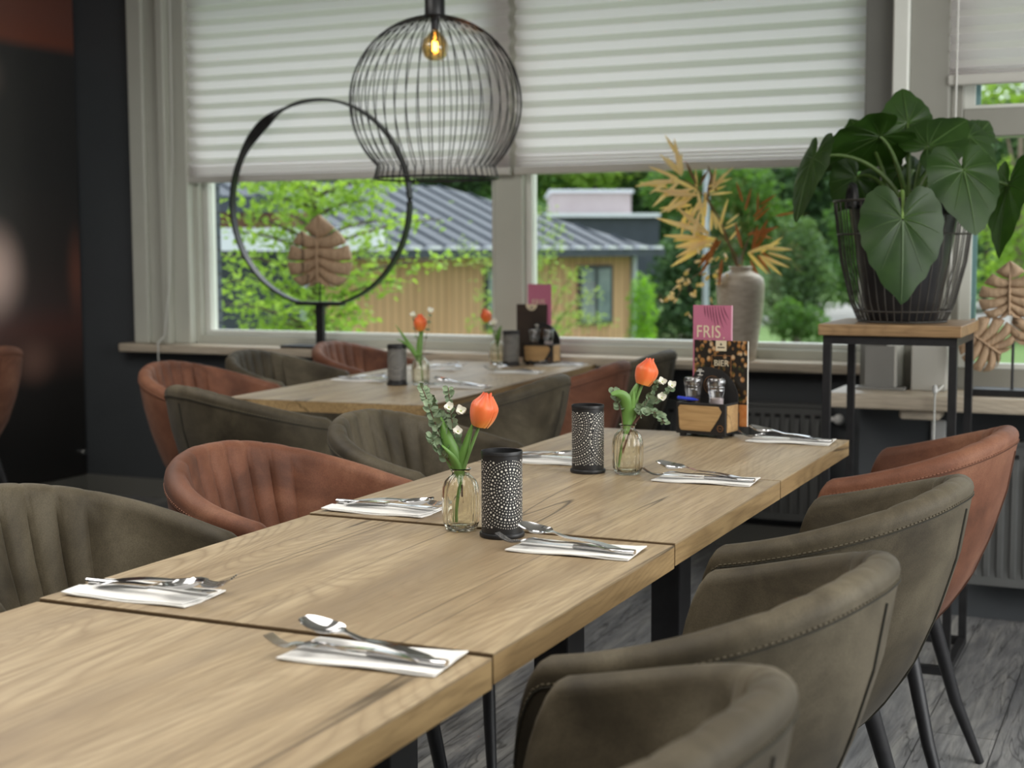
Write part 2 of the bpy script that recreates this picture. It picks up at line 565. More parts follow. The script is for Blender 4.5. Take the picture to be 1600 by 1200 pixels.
def floor_mat():
    m = mat('weathered_planks', (.12, .12, .115), .38, spec=.45)
    t = NT(m)
    v = t.coord((1, 1, 1), (0, 0, PI/2))
    br = t.node('ShaderNodeTexBrick')
    br.offset = .37
    br.inputs['Scale'].default_value = 1
    br.inputs['Brick Width'].default_value = 1.25
    br.inputs['Row Height'].default_value = .18
    br.inputs['Mortar Size'].default_value = .0015
    br.inputs['Color1'].default_value = (.0, .0, .0, 1)
    br.inputs['Color2'].default_value = (1, 1, 1, 1)
    br.inputs['Mortar'].default_value = (.5, .5, .5, 1)
    t.link(v, br.inputs['Vector'])
    def st(sc):
        mp = t.node('ShaderNodeMapping')
        mp.inputs['Scale'].default_value = sc
        t.link(v, mp.inputs[0])
        return mp.outputs[0]
    a = t.noise(st((1.4, 7, 1)), 1.3, 5, .65, .8)
    b = t.noise(st((5, 60, 5)), 1, 5, .7, .5)
    ck = t.noise(st((1.2, 11, 1)), 1.0, 3, .6, .8)
    c = t.ramp(a, [(.27, (.10, .105, .115)), (.5, (.23, .23, .228)), (.73, (.40, .39, .36))])
    c = t.mix(.16, c, br.outputs['Color'], 'OVERLAY')
    c = t.mix(t.ramp(b, [(.35, (.6,)*3), (.6, (0,)*3)]), c, (.06, .06, .065))
    c = t.mix(t.ramp(ck, [(.488, (0,)*3), (.5, (.7,)*3), (.512, (0,)*3)]), c, (.02, .02, .02))
    c = t.mix(br.outputs['Fac'], c, (.02, .02, .02))
    t.link(c, t.b.inputs['Base Color'])
    t.bump(b, .25, .002)
    return m
M['floor'] = floor_mat()

def poster_mat():
    """printed picture: out-of-focus dark scene with rust bands and a pale glow"""
    m = mat('poster_print', (.02, .02, .02), .28)
    t = NT(m)
    tc = t.node('ShaderNodeTexCoord')
    sp = t.node('ShaderNodeSeparateXYZ')
    t.link(tc.outputs['Object'], sp.inputs[0])
    mr = t.node('ShaderNodeMapRange')
    mr.inputs['From Min'].default_value = 0; mr.inputs['From Max'].default_value = 2.6
    t.link(sp.outputs['Z'], mr.inputs[0])
    c = t.ramp(mr.outputs[0], [(0, (.018, .018, .018)), (.22, (.022, .020, .019)), (.28, (.060, .036, .031)), (.33, (.085, .040, .034)), (.38, (.055, .040, .038)), (.46, (.042, .036, .034)), (.62, (.034, .034, .034)), (.845, (.036, .036, .036)), (.865, (.17, .060, .040)), (.91, (.15, .060, .045)), (1, (.13, .055, .04))])
    def spot(y, z, ry, rz, col, cin):
        mp = t.node('ShaderNodeMapping')
        mp.inputs['Location'].default_value = (0, -y/ry, -z/rz)
        mp.inputs['Scale'].default_value = (0, 1/ry, 1/rz)
        t.link(tc.outputs['Object'], mp.inputs[0])
        ln = t.node('ShaderNodeVectorMath', operation='LENGTH')
        t.link(mp.outputs[0], ln.inputs[0])
        fac = t.ramp(ln.outputs['Value'], [(.0, (.9,)*3), (1, (0,)*3)], 'EASE')
        return t.mix(fac, cin, col)
    c = spot(-.60, 1.14, .26, .30, (.75, .55, .48), c)
    c = spot(-.03, 1.12, .10, .30, (.17, .07, .05), c)
    c = spot(-.34, .70, .20, .16, (.16, .09, .07), c)
    c = spot(-.60, 2.05, .16, .16, (.12, .10, .09), c)
    t.link(c, t.b.inputs['Base Color'])
    return m
M['poster'] = poster_mat()

def clad_mat():
    m = mat('timber_cladding', (.40, .26, .13), .7)
    t = NT(m)
    v = t.coord((1, 1, 1))
    wv = t.node('ShaderNodeTexWave', wave_type='BANDS', bands_direction='X')
    wv.inputs['Scale'].default_value = 1.9
    t.link(v, wv.inputs['Vector'])
    mp = t.node('ShaderNodeMapping'); mp.inputs['Scale'].default_value = (6, 6, .5)
    t.link(v, mp.inputs[0])
    c = t.ramp(t.noise(mp.outputs[0], 1, 3), [(.3, (.44, .245, .12)), (.7, (.56, .335, .175))])
    c = t.mix(t.ramp(wv.outputs['Fac'], [(.0, (.6,)*3), (.14, (0,)*3)]), c, (.14, .085, .04))
    t.link(c, t.b.inputs['Base Color'])
    return m
M['clad'] = clad_mat()
M['roof'] = noisy('zinc_roof', (.055, .062, .075), (.08, .088, .10), 2, .55)
def brick_mat():
    m = mat('blue_grey_brick', (.06, .075, .09), .8)
    t = NT(m)
    v = t.coord((1, 1, 1), (PI/2, 0, 0))
    br = t.node('ShaderNodeTexBrick')
    br.inputs['Scale'].default_value = 1
    br.inputs['Brick Width'].default_value = .21
    br.inputs['Row Height'].default_value = .062
    br.inputs['Mortar Size'].default_value = .006
    br.inputs['Color1'].default_value = (.05, .066, .085, 1)
    br.inputs['Color2'].default_value = (.075, .09, .11, 1)
    br.inputs['Mortar'].default_value = (.03, .034, .04, 1)
    t.link(v, br.inputs['Vector'])
    t.link(br.outputs['Color'], t.b.inputs['Base Color'])
    return m
M['brick'] = brick_mat()
def bottles_mat():
    """printed picture of warm out-of-focus lights among dark bottles"""
    m = mat('menu_print', (.05, .03, .02), .4)
    t = NT(m)
    v = t.coord((1, 1, .8))
    vo = t.node('ShaderNodeTexVoronoi')
    vo.inputs['Scale'].default_value = 70
    t.link(v, vo.inputs['Vector'])
    f = t.ramp(vo.outputs['Distance'], [(.25, (1,)*3), (.5, (0,)*3)])
    cc = t.ramp(t.noise(v, 45, 1), [(.35, (.05, .06, .02)), (.5, (.45, .2, .06)), (.65, (.62, .45, .27))])
    c = t.mix(f, (.02, .016, .012), cc)
    t.link(c, t.b.inputs['Base Color'])
    return m
M['bottles'] = bottles_mat()
M['amber_print'] = noisy('amber_print', (.50, .16, .04), (.62, .28, .10), 40, .4)

# ------------------------------------------------------------------ room shell
YW = 5.85         # inner face of the long window wall
YR = 5.02         # inner face of the nearer wall on the right
XL = -4.34        # left wall
CZ = 2.75
struct(MB().b2(XL-.2, 4.2, -3.4, 6.1, -.12, 0).build('floor', M['floor'], smooth=False))
struct(MB().b2(XL-.2, 4.2, -3.4, 6.4, CZ, CZ+.2).build('ceiling', M['ceiling'], smooth=False))
struct(MB().b2(XL-.2, XL, -3.4, 6.1, 0, CZ).build('wall_left', M['dark_wall'], smooth=False))
struct(MB().b2(XL-.2, 4.2, -3.6, -3.4, 0, CZ).build('wall_back', M['dark_wall'], smooth=False))
f = MB()
f.b2(XL, -.24, YW, YW+.26, 0, .735)
f.b2(XL, -3.98, YW, YW+.26, .735, CZ)
f.b2(-3.98, -.24, YW, YW+.26, 2.62, CZ)
struct(f.build('wall_front', M['dark_wall'], smooth=False))
f = MB()
f.b2(-.24, 4.2, YR, YR+.24, 0, .73)
f.b2(-.24, 4.2, YR, YR+.24, 2.62, CZ)
f.b2(-.24, -.19, YR+.24, YW, 0, CZ)
struct(f.build('wall_front_right', M['dark_wall'], smooth=False))
f = MB()
f.b2(4.0, 4.2, -3.4, YR, 0, .7)
f.b2(4.0, 4.2, -3.4, YR, 2.6, CZ)
for y in (-3.3, -.9, 1.5, 3.9):
    f.b2(4.0, 4.2, y, y+.35, .7, 2.6)
struct(f.build('wall_right', M['frame'], smooth=False))
struct(MB().b2(XL, -.24, YW-.014, YW, 0, .095).build('baseboard_front', M['frame_dark'], smooth=False))
struct(MB().b2(XL, XL+.014, -3.4, YW-.014, 0, .095).build('baseboard_left', M['frame_dark'], smooth=False))
struct(MB().b2(-.24, 4.0, YR-.014, YR, 0, .12).build('baseboard_right', M['dark_wall'], smooth=False))

# long window: stepped greige casing, frame bars, white glazing bead, two panes
win = struct(thing('window_1', 'x', 'x', (0, 0, 0)))
for k in ('label', 'category'):
    del win[k]
f = MB()
f.b2(-3.98, -3.89, YW-.035, YW+.02, .78, 2.62)
f.b2(-3.89, -3.80, YW-.015, YW+.02, .78, 2.62)
f.b2(-3.80, -3.755, YW-.045, YW+.06, .78, 2.62)
f.b2(-3.755, -3.66, YW-.005, YW+.10, .78, 2.62)
f.build('casing', M['frame'], win, bevel=.006)
f = MB()
f.b2(-3.70, -3.635, YW+.05, YW+.16, .775, 2.62)
f.b2(-3.635, -.24, YW+.05, YW+.16, .775, .822)
f.b2(-2.035, -1.90, YW+.05, YW+.16, .822, 2.62)
f.b2(-.40, -.24, YW+.05, YW+.16, .822, 2.62)
f.b2(-3.635, -.24, YW+.05, YW+.16, 2.55, 2.62)
f.build('window_frame', M['frame'], win, bevel=.005)
f = MB()
for x0, x1 in ((-3.635, -2.035), (-1.90, -.40)):
    f.b2(x0, x0+.03, YW+.085, YW+.15, .822, 2.55)
    f.b2(x1-.03, x1, YW+.085, YW+.15, .822, 2.55)
    f.b2(x0+.03, x1-.03, YW+.085, YW+.15, .822, .846)
f.build('glazing_bead', M['frame_white'], win, bevel=.004)
for x0, x1 in ((-3.605, -2.065), (-1.87, -.43)):
    MB().b2(x0, x1, YW+.115, YW+.121, .846, 2.55).build('window_pane', M['pane'], win, smooth=False)

# right window with a mid rail
win3 = struct(thing('window_2', 'x', 'x'))
for k in ('label', 'category'):
    del win3[k]
f = MB()
f.b2(-.24, -.145, YR-.012, YR+.2, .73, 2.62)
f.build('jamb', M['frame_dark'], win3, bevel=.003)
f = MB()
f.b2(-.145, -.092, YR-.05, YR+.2, .73, 2.62)
f.build('trim_strip', M['frame_white'], win3, bevel=.006)
f = MB()
f.b2(-.092, .035, YR-.02, YR+.2, .73, 2.62)
f.b2(.035, .075, YR+.03, YR+.14, .73, 2.62)
f.b2(.075, 4.0, YR+.03, YR+.14, 1.60, 1.692)
f.b2(.075, 4.0, YR+.03, YR+.14, .73, .835)
f.b2(1.95, 2.05, YR+.03, YR+.14, .835, 2.62)
f.build('window_frame', M['frame_mid'], win3, bevel=.004)
f = MB()
for z0, z1 in ((.835, 1.60), (1.692, 2.62)):
    f.b2(.075, .108, YR+.06, YR+.12, z0, z1)
    f.b2(.108, 1.95, YR+.06, YR+.12, z0, z0+.014)
f.build('glazing_bead', M['frame_white'], win3)
f = MB()
f.b2(.108, .122, YR+.085, YR+.11, .835, 2.62)
f.build('teal_seal', M['teal'], win3)
for z0, z1 in ((.849, 1.60), (1.706, 2.62)):
    MB().b2(.122, 1.95, YR+.095, YR+.10, z0, z1).build('window_pane', M['pane'], win3, smooth=False)

# sills
s = struct(MB().rbox(-4.03, -.25, YW-.10, YW+.05, .738, .78, .008).build('window_sill', M['sill_wood']))
s = struct(MB().rbox(-.30, 4.0, YR-.27, YR+.03, .715, .765, .008).build('window_sill_right', M['sill_wood']))
br = tag(MB().rbox(-.07, .06, YR-.235, YR-.12, .682, .7155, .012).build('shelf_bracket', M['sill_wood']), 'small pale wooden block fixed under the right-hand window shelf', 'bracket')

# poster on the left wall with standoff bolts
po = thing('wall_poster', 'tall dark blurred picture panel covering the charcoal left wall', 'poster', (XL, YW-.02, 0))
MB().b2(.012, .02, -3.6, 0, .10, 2.74).build('printed_panel', M['poster'], po, smooth=False)
for z in (.215,):
    MB().lathe([(.001, .012), (.014, .012), (.014, .034), (.010, .038), (.001, .038)], 14).xf(Matrix.Translation((0, -.03, z)) @ Matrix.Rotation(PI/2, 4, 'Y')).build('standoff_bolt', M['steel'], po)
ch = bpy.data.objects

# radiators
def radiator(label, x0, x1, y, z0, z1):
    t = thing('radiator', label, 'radiator', ((x0+x1)/2, y, z0), 0, 'radiators under the windows')
    wv = []
    L = x1-x0
    n = int(L/.04)
    b = MB()
    loops_t = []
    for i in range(n):
        c = -L/2+L*(i+.5)/n
        p = L/n
        for (a, dy) in ((-.5, 0), (-.28, 0), (-.18, -.011), (.18, -.011), (.28, 0)):
            loops_t.append((c+a*p, dy))
    loops_t.append((L/2, 0))
    H = z1-z0
    def prof(zf, full):
        return [(x, (dy if full else 0), zf) for x, dy in loops_t]
    loops = [prof(.03, False), prof(.065, True), prof(H-.085, True), prof(H-.05, False), prof(H, False)]
    b.loft(loops, closed=False, caps=False)
    b.b2(-L/2, L/2, .001, .06, .0, H)
    b.build('ribbed_panel', M['radiator'], t)
    g = MB()
    g.b2(-L/2-.004, L/2+.004, -.006, .065, H, H+.012)
    g.build('top_grille', M['radiator'], t, smooth=False)
    g = MB()
    for i in range(n):
        c = -L/2+L*(i+.5)/n
        g.b2(c-.011, c+.011, -.004, -.0005, H-.043, H-.03)
    g.build('vent_slots', M['black_metal'], t, smooth=False)
    return t
ra = radiator('long charcoal ribbed radiator under the long window sill behind the far table end', -2.2, -.53, 5.77, .135, .60)
v = MB()
v.tube([(.86, 0.02, .42), (.895, .02, .42)], .011)
v.sphere((.895, .02, .42), .022)
v.build('valve_knob', M['white_plastic'], ra)
radiator('charcoal ribbed radiator under the right-hand shelf behind the rust chair', .14, 1.9, 4.90, .135, .60)

# ------------------------------------------------------------------ blinds
def blind(label, x0, x1, y, zb, zt, pitch, stack):
    t = thing('pleated_blind', label, 'blind', ((x0+x1)/2, y, zb), 0, 'white pleated window blinds')
    hw = (x1-x0)/2
    b = MB()
    z = 0.034
    pts = []
    k = 0
    H = zt-zb
    while z < H:
        pts.append((-.013 if k % 2 else .013, z))
        z += (.0075 if z < .034+stack else pitch/2)
        k += 1
    loops = [[(x, d, zz) for d, zz in pts] for x in (-hw, hw)]
    b.loft(loops, closed=False, caps=False)
    b.build('pleated_fabric', M['blind'], t, smooth=False)
    b = MB()
    b.rbox(-hw-.004, hw+.004, -.018, .018, 0, .034, .006)
    b.build('bottom_rail', M['pleat_rail'], t)
    b = MB()
    b.b2(-hw, hw, -.02, .02, H, H+.05)
    b.build('head_rail', M['pleat_rail'], t)
    return t
b1 = blind('left-hand white pleated blind over the window behind the ring sculpture', -3.675, -1.945, YW+.02, 1.562, 2.55, .066, .05)
b2 = blind('middle white pleated blind over the window behind the gold-leaf vase', -1.915, -.26, YW+.02, 1.562, 2.55, .066, .05)
b3 = blind('right-hand white pleated blind above the elephant-ear plant', .035, 1.95, YR-.012, 1.765, 2.55, .054, .02)
for bl, pts in ((b1, [(-3.70, 5.80, 2.55), (-3.71, 5.80, 1.7), (-3.735, 5.79, 1.1), (-3.77, 5.785, .82), (-3.772, 5.735, .79), (-3.772, 5.735, .60)]),
                (b3, [(.06, 4.985, 2.5), (.06, 4.985, 1.75), (.055, 4.985, 1.0), (.05, 4.985, .79), (.05, 4.735, .775), (.05, 4.735, .45)])):
    c = MB().tube([Vector(p)-bl.location for p in pts], .0035, 6).build('pull_cord', M['clear_cord'], bl)
    if bl is b3:
        MB().lathe([(.002, 0), (.008, .004), (.008, .02), (.003, .028)], 10, c=tuple(Vector((.05, 4.735, .775))-bl.location)).build('cord_knob', M['white_plastic'], bl)
tag(MB().rbox(.0, .05, YR-.015, YR-.001, .58, .66, .006).build('wall_socket', M['white_plastic']), 'small white socket plate on the dark wall below the right-hand shelf', 'socket')

# ------------------------------------------------------------------ tables
def table_top(parent, w_, l_, zt, th, cx=0, cy=0, name='tabletop'):
    o = MB().b2(cx-w_/2, cx+w_/2, cy-l_/2, cy+l_/2, zt-.003, zt).build(name, M['oak'], parent, smooth=False)
    MB().b2(cx-w_/2, cx+w_/2, cy-l_/2, cy+l_/2, zt-th, zt-.003).build('edge_band', M['oak_edge'], o, smooth=False)
    return o
W = .70
specs = [
    (.845, 1.538, 0, 'square oak-topped table nearest the camera, first of the long row'),
    (1.543, 2.238, .004, 'square oak-topped table second from the camera, under the nearer tulip vase'),
    (2.243, 2.940, .007, 'square oak-topped table third from the camera, under the farther tulip vase'),
    (2.946, 3.642, .007, 'square oak-topped table at the window end, under the menu caddy'),
]
def pedestal(t, x, y, zt):
    MB().b2(x-.036, x+.036, y-.045, y+.045, .012, zt).build('column', M['leg_metal'], t, smooth=False, bevel=.003)
    MB().rbox(x-.20, x+.20, y-.20, y+.20, 0, .012, .004).build('foot_plate', M['leg_metal'], t)
    MB().b2(x-.15, x+.15, y-.15, y+.15, zt-.004, zt+.004).build('top_plate', M['leg_metal'], t, smooth=False)
for y0, y1, dz, lab in specs:
    cy = (y0+y1)/2
    t = thing('dining_table', lab, 'table', (-W/2, cy, 0), 0, 'oak tables of the long row')
    table_top(t, W, y1-y0, .75+dz, .038)
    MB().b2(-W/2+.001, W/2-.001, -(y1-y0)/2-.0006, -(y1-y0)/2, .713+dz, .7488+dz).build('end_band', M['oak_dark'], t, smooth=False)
    pedestal(t, 0, 0, .708+dz)
T2 = thing('dining_table', 'long oak-topped table in the background below the ring sculpture', 'table', (-1.81, 4.865, 0), R(3.6))
table_top(T2, .74, 1.74, .75, .036)
pedestal(T2, 0, -.45, .709); pedestal(T2, 0, .45, .709)

# ------------------------------------------------------------------ tub chairs
ZS = [.355, .38, .42, .50, .60, .70, .84]
BX = [.075, .108, .142, .195, .236, .266, .290]
HWD = [.165, .192, .216, .250, .276, .292, .304]
ZB = .355
def plan(u, z):
    """u: -1..1 around the U from one arm tip to the other"""
    bx, hw = interp(z, ZS, BX), interp(z, ZS, HWD)
    cx = .015
    s_ = abs(u)
    k = .80
    if s_ < k:
        phi = s_/k*PI/2
        x = cx-(bx+cx)*math.cos(phi)**.86
        y = hw*math.sin(phi)**.92
    else:
        q = (s_-k)/(1-k)
        x = cx+.098*q
        y = hw-.002*q*q
    return Vector((x, y if u >= 0 else -y, 0))
def arc_table():
    N = 400
    us = [-1+2*i/N for i in range(N+1)]
    P = [plan(u, .80) for u in us]
    S = [0]
    for i in range(N):
        S.append(S[-1]+(P[i+1]-P[i]).length)
    return us, S
US, SS = arc_table()
STOT = SS[-1]
def u_of_s(s):
    return interp(s+STOT/2, SS, US)
RIB, NR = .062, 7
SB = RIB*NR/2
def toph(s):
    a = abs(s)
    t_ = max(0, (a-.04)/(STOT/2-.04))
    z = .840-.105*(.55*t_**1.25+.45*smst(t_))
    e = STOT/2-a
    r = .062
    if e < r:
        q = 1-e/r
        z = .50+(z-.50)*(max(0, 1-abs(q)**2.2*.995))**.5
    return z
def chair_loops():
    svals = []
    nrib = 10
    for i in range(NR*nrib+1):
        svals.append(-SB+RIB*i/nrib)
    arm = []
    A0 = SB
    A1 = STOT/2
    na = 22
    for i in range(1, na+1):
        t = i/na
        t = 1-(1-t)**1.8
        arm.append(A0+(A1-A0)*t)
    svals = [-a for a in reversed(arm)]+svals+arm
    loops = []
    outer_rim, seam_pts = [], []
    for s in svals:
        u = u_of_s(s)
        H = toph(s)
        e = STOT/2-abs(s)
        th = .046*min(1, .45+.55*math.sqrt(min(1, e/.06)))
        du = .004
        tg = plan(min(1, u+du), .6)-plan(max(-1, u-du), .6)
        tg.normalize()
        inn = Vector((-tg.y, tg.x, 0))
        c = Vector((.05, 0, 0))-plan(u, .6)
        if inn.dot(c) < 0:
            inn = -inn
        if abs(s) <= SB+1e-6:
            ph = (s+SB)/RIB
            rib = .0165*(abs(math.sin(PI*ph))**.42)-.0095
        else:
            d = abs(s)-SB
            rib = -.006+.010*(min(1, d/.014)**.5)
        def O(z):
            p = plan(u, z)
            return Vector((p.x, p.y, z))
        zc = H-.021
        loop = []
        nO = 13
        for k in range(nO):
            z = lerp(ZB, zc, k/(nO-1))
            loop.append(O(z))
        base = O(zc)
        thr = th+rib*.25
        for k in range(1, 8):
            a = PI*k/8
            loop.append(base+inn*(thr/2*(1-math.cos(a)))+Vector((0, 0, (.021+rib*.10)*math.sin(a))))
        nI = 12
        zi = min(.40, zc-.01)
        for k in range(nI):
            z = lerp(zc, zi, k/(nI-1))
            grow = smst((zc-z)/.05)
            loop.append(O(z)+inn*(th+rib*(.25+.75*grow)+.012*smst((zc-z)/.2)))
        loops.append(loop)
        outer_rim.append((s, O(max(H-.030, .45))-inn*.0012, H))
    return svals, loops, outer_rim
SV, CL, RIM = chair_loops()
def make_chair(kind, label, loc, rz, group):
    t = thing('tub_chair', label, 'chair', loc, rz, group)
    b = MB()
    b.loft(CL, closed=True, caps=True)
    b.build('backrest', M[kind], t, ang=60)
    # seat cushion
    b = MB()
    loops = []
    def splan(fr, bk, wd_, z):
        l = []
        for k in range(44):
            a = 2*PI*k/44
            ca, sa = math.cos(a), math.sin(a)
            x = .03+(fr if ca >= 0 else bk)*(abs(ca)**.75)*(1 if ca >= 0 else -1)
            wd = wd_ if x > -.02 else wd_*(1-.9*max(0, -.02-x))
            l.append((x, wd*(abs(sa)**.75)*(1 if sa >= 0 else -1), z))
        return l
    for fr, bk, wd_, z in ((.12, .07, .125, .357), (.155, .09, .150, .366), (.18, .115, .170, .388), (.192, .135, .185, .41), (.20, .150, .198, .43), (.203, .165, .210, .446), (.200, .168, .208, .462), (.188, .16, .196, .473), (.16, .14, .17, .479), (.10, .09, .11, .482), (.02, .02, .02, .483)):
        loops.append(splan(fr, bk, wd_, z))
    b.loft(loops, True, True)
    b.build('seat', M[kind], t, ang=60)
    # stitches along the rim and the two inner seams
    b = MB()
    acc = 0
    pv = None
    for i in range(len(RIM)-1):
        p0, p1 = RIM[i][1], RIM[i+1][1]
        L = (p1-p0).length
        if L < 1e-5:
            continue
        d = (p1-p0)/L
        pos = .0085-acc if acc else 0
        while pos < L:
            q = p0+d*pos
            b.tube([q, q+d*.005], .0012, 5)
            pos += .0085
        acc = (L-(pos-.0085))
    b.build('stitching', M[kind+'_thread'], t)
    b = MB()
    pts = [Vector((plan(0, z).x-.0006, 0, z)) for z in [lerp(.365, .79, k/14) for k in range(15)]]
    b.tube(pts, .0026, 6)
    b.tube([r_[1]+Vector((0, 0, -.004)) for r_ in RIM[3:-3]], .0011, 5)
    b.build('seam_piping', M[kind+'_seam'], t)
    for sx, x0, x1 in ((-1, -.085, -.195), (1, .155, .205)):
        for sy in (-1, 1):
            b = MB()
            b.tube([(x0, sy*.135, .375), (lerp(x0, x1, .5), sy*.172, .16), (x1, sy*.21, 0.002)], [.0175, .0145, .0105], 14)
            b.build('leg', M['leg_metal'], t)
    return t
olive0 = make_chair('olive', 'olive suede tub chair on the right, second from the window end beside the rust one', (.135, 2.59, 0), PI-R(4.5), 'chairs along the long table')
rust0 = make_chair('rust', 'rust suede tub chair on the right, at the window end of the long table', (.140, 3.36, 0), PI-R(2), 'chairs along the long table')
def chair(src, x, y, rz, label, group):
    return dup(src, (x, y, 0), rz, label, group)
g1, g2 = 'chairs along the long table', 'chairs around the background table'
chair(olive0, .130, 1.86, PI-R(5), 'olive suede tub chair on the right, third from the window end', g1)
chair(olive0, .138, 1.25, PI-R(4), 'olive suede tub chair cut off by the bottom edge, nearest the camera', g1)
chair(olive0, -.838, 1.82, R(-3), 'olive suede tub chair at the left edge, nearest of the left-hand row', g1)
chair(rust0, -.812, 2.45, R(-2), 'rust suede channel-backed tub chair in the middle of the left-hand row', g1)
chair(olive0, -.842, 3.10, 0, 'olive suede channel-backed tub chair behind the nearer tulip vase', g1)
chair(rust0, -2.32, 4.25, R(4), 'rust suede tub chair on the left of the background table, nearest of its side', g2)
chair(olive0, -2.39, 4.86, R(4), 'olive suede tub chair between two rust ones, left of the background table', g2)
chair(rust0, -2.37, 5.455, R(1), 'rust suede tub chair below the ring sculpture, near the window sill', g2)
chair(olive0, -1.80, 3.72, R(64), 'olive suede tub chair seen from behind at the near end of the background table', g2)
chair(olive0, -1.30, 4.22, R(183), 'olive suede tub chair on the right of the background table, nearest of its side', g2)
chair(rust0, -1.315, 4.835, R(183), 'rust suede tub chair on the right of the background table between two olive ones', g2)
chair(olive0, -1.34, 5.445, R(181), 'olive suede tub chair partly behind the farther tulip and the menu caddy', g2)
chair(rust0, -4.03, 4.66, R(180), 'rust suede tub chair cut off by the left edge in front of the dark picture', 'chairs of another table')

# ------------------------------------------------------------------ cutlery and napkins
def cut_plate(xs, fn_w, fn_z, dish, thick, nv=6):
    b = MB()
    n = len(xs)-1
    def f_(u, v_):
        x = xs[int(round(u*n))]
        w_ = fn_w(x)
        y = (v_*2-1)*w_
        return Vector((x, y, fn_z(x)+dish(x, v_*2-1)))
    b.grid(f_, n, nv, thick)
    return b
def make_napkin(label, g):
    t = MB()
    def f_(u, v_):
        return Vector((-.103+.206*u, -.050+.100*v_, .0026+.0012*math.sin(9*u+4*v_)+(.0035*max(0, 1-u*8) if v_ < .5 else .001)))
    t.grid(f_, 20, 10, .0018)
    def g_(u, v_):
        return Vector((-.103+.200*u, -.046+.094*v_, .0044+.001*math.sin(7*u+5*v_+1)))
    t.grid(g_, 18, 8, .001)
    return tag(t.build('paper_napkin', M['napkin'], ang=50), label, 'napkin', g)
def make_spoon(label, g):
    xs = [lerp(-.098, .036, i/16) for i in range(17)]+[lerp(.036, .098, i/16) for i in range(1, 17)]
    def w_(x):
        if x < .036:
            t = (x+.098)/.134
            return lerp(.0095, .0038, smst(t))*(.75+.25*min(1, (x+.098)/.008))
        t = (x-.036)/.062
        return .0038*(1-t)**2*.9+.0205*math.sqrt(max(0, math.sin(PI*min(1, (t*.96+.03))**.9)))
    def z_(x):
        if x < .036:
            t = (x+.098)/.134
            return .004+.011*math.sin(PI*t)*.45+.008*smst((t-.7)/.3)
        t = (x-.036)/.062
        return .012-.009*math.sin(PI*min(1, t*1.05))*.9+.004*t
    def d_(x, q):
        if x < .036:
            return .0
        t = (x-.036)/.062
        return .0085*q*q*math.sin(PI*min(1, t))**.7
    return tag(cut_plate(xs, w_, z_, d_, .0018, 10).build('spoon', M['steel'], ang=70), label, 'spoon', g)
def make_fork(label, g):
    xs = [lerp(-.098, .056, i/20) for i in range(21)]
    def w_(x):
        if x < .03:
            t = (x+.098)/.128
            return lerp(.0095, .0034, smst(t))*(.75+.25*min(1, (x+.098)/.008))
        return lerp(.0034, .0125, smst((x-.03)/.026))
    def z_(x):
        t = (x+.098)/.134
        return .004+.006*math.sin(PI*min(1, t))+.006*smst((x-0)/.04)-.008*smst((x-.035)/.03)
    b = cut_plate(xs, w_, z_, lambda x, q: .002*q*q*smst((x-.03)/.02), .0018, 6)
    zt = z_(.056)
    for k in range(4):
        y = (k-1.5)*.0070
        def f_(u, v_):
            return Vector((.0555+.044*u, y+(v_*2-1)*lerp(.0021, .0012, u), zt+.0004+.009*u*u-.004*math.sin(PI*u)))
        b.grid(f_, 10, 2, .0018)
    return tag(b.build('fork', M['steel'], ang=70), label, 'fork', g)
def make_knife(label, g):
    b = MB()
    xs = [lerp(-.105, .0, i/10) for i in range(11)]
    loops = []
    for x in xs:
        t = (x+.105)/.105
        rw = lerp(.0085, .0058, t)*(.7+.3*min(1, (x+.105)/.006)); rh = lerp(.004, .0032, t)
        loops.append([(x, rw*math.cos(a), .0045+rh*math.sin(a)) for a in [2*PI*k/12 for k in range(12)]])
    b.loft(loops, True, True)
    def f_(u, v_):
        x = -.001+.112*u
        top = .0075*min(1, .65+u*3)
        bot = -.0085*math.sin(PI*min(1, .18+.82*(1-u)**.45))*.95
        if u > .999:
            top = bot = .004
        return Vector((x, lerp(bot, top, v_), .0055))
    b.grid(f_, 16, 4, .0014)
    return tag(b.build('table_knife', M['steel'], ang=60), label, 'knife', g)
def place(o, x, y, z, rz, tilt=0, roll=0):
    o.location = (x, y, z)
    o.rotation_euler = (roll, tilt, rz)
    return o
protos = {}
def setting(x, y, zt, rz, where, jit=0.0, grp='napkins and cutlery laid on the tables'):
    """a folded napkin with knife, fork and spoon; rz = direction the tips point"""
    def get(kind, maker, lab):
        if kind not in protos:
            protos[kind] = maker(lab, grp)
            return protos[kind]
        o = protos[kind].copy()
        COL.objects.link(o)
        o['label'] = lab
        return o
    c, s_ = math.cos(rz), math.sin(rz)
    def loc(dx, dy):
        return x+c*dx-s_*dy, y+s_*dx+c*dy
    n = get('napkin', make_napkin, 'folded white paper napkin '+where)
    place(n, x, y, zt, rz)
    k = get('knife', make_knife, 'steel knife lying '+where)
    px, py = loc(.0, .012)
    place(k, px, py, zt+.0048, rz+R(-1+jit))
    fk = get('fork', make_fork, 'steel fork lying '+where)
    px, py = loc(.025, .026)
    place(fk, px, py, zt+.0095, rz+R(7+jit), R(-2.5), R(6))
    sp = get('spoon', make_spoon, 'steel spoon lying '+where)
    px, py = loc(.018, -.012)
    place(sp, px, py, zt+.0105, rz+R(-8+jit), R(-3.5))
ZT, ZU = .7543, .7573
setting(-.580, 1.619, ZT, R(2), 'near the olive chair at the left edge', 2)
setting(-.130, 1.480, .7503, R(183), 'nearest the camera', -2)
setting(-.588, 2.318, ZU, R(1), 'left of the nearer tulip vase', 1)
setting(-.132, 2.137, ZT, R(182), 'right of the nearer candle holder', -3)
setting(-.575, 3.010, ZU, R(0), 'behind the farther candle holder', 2)
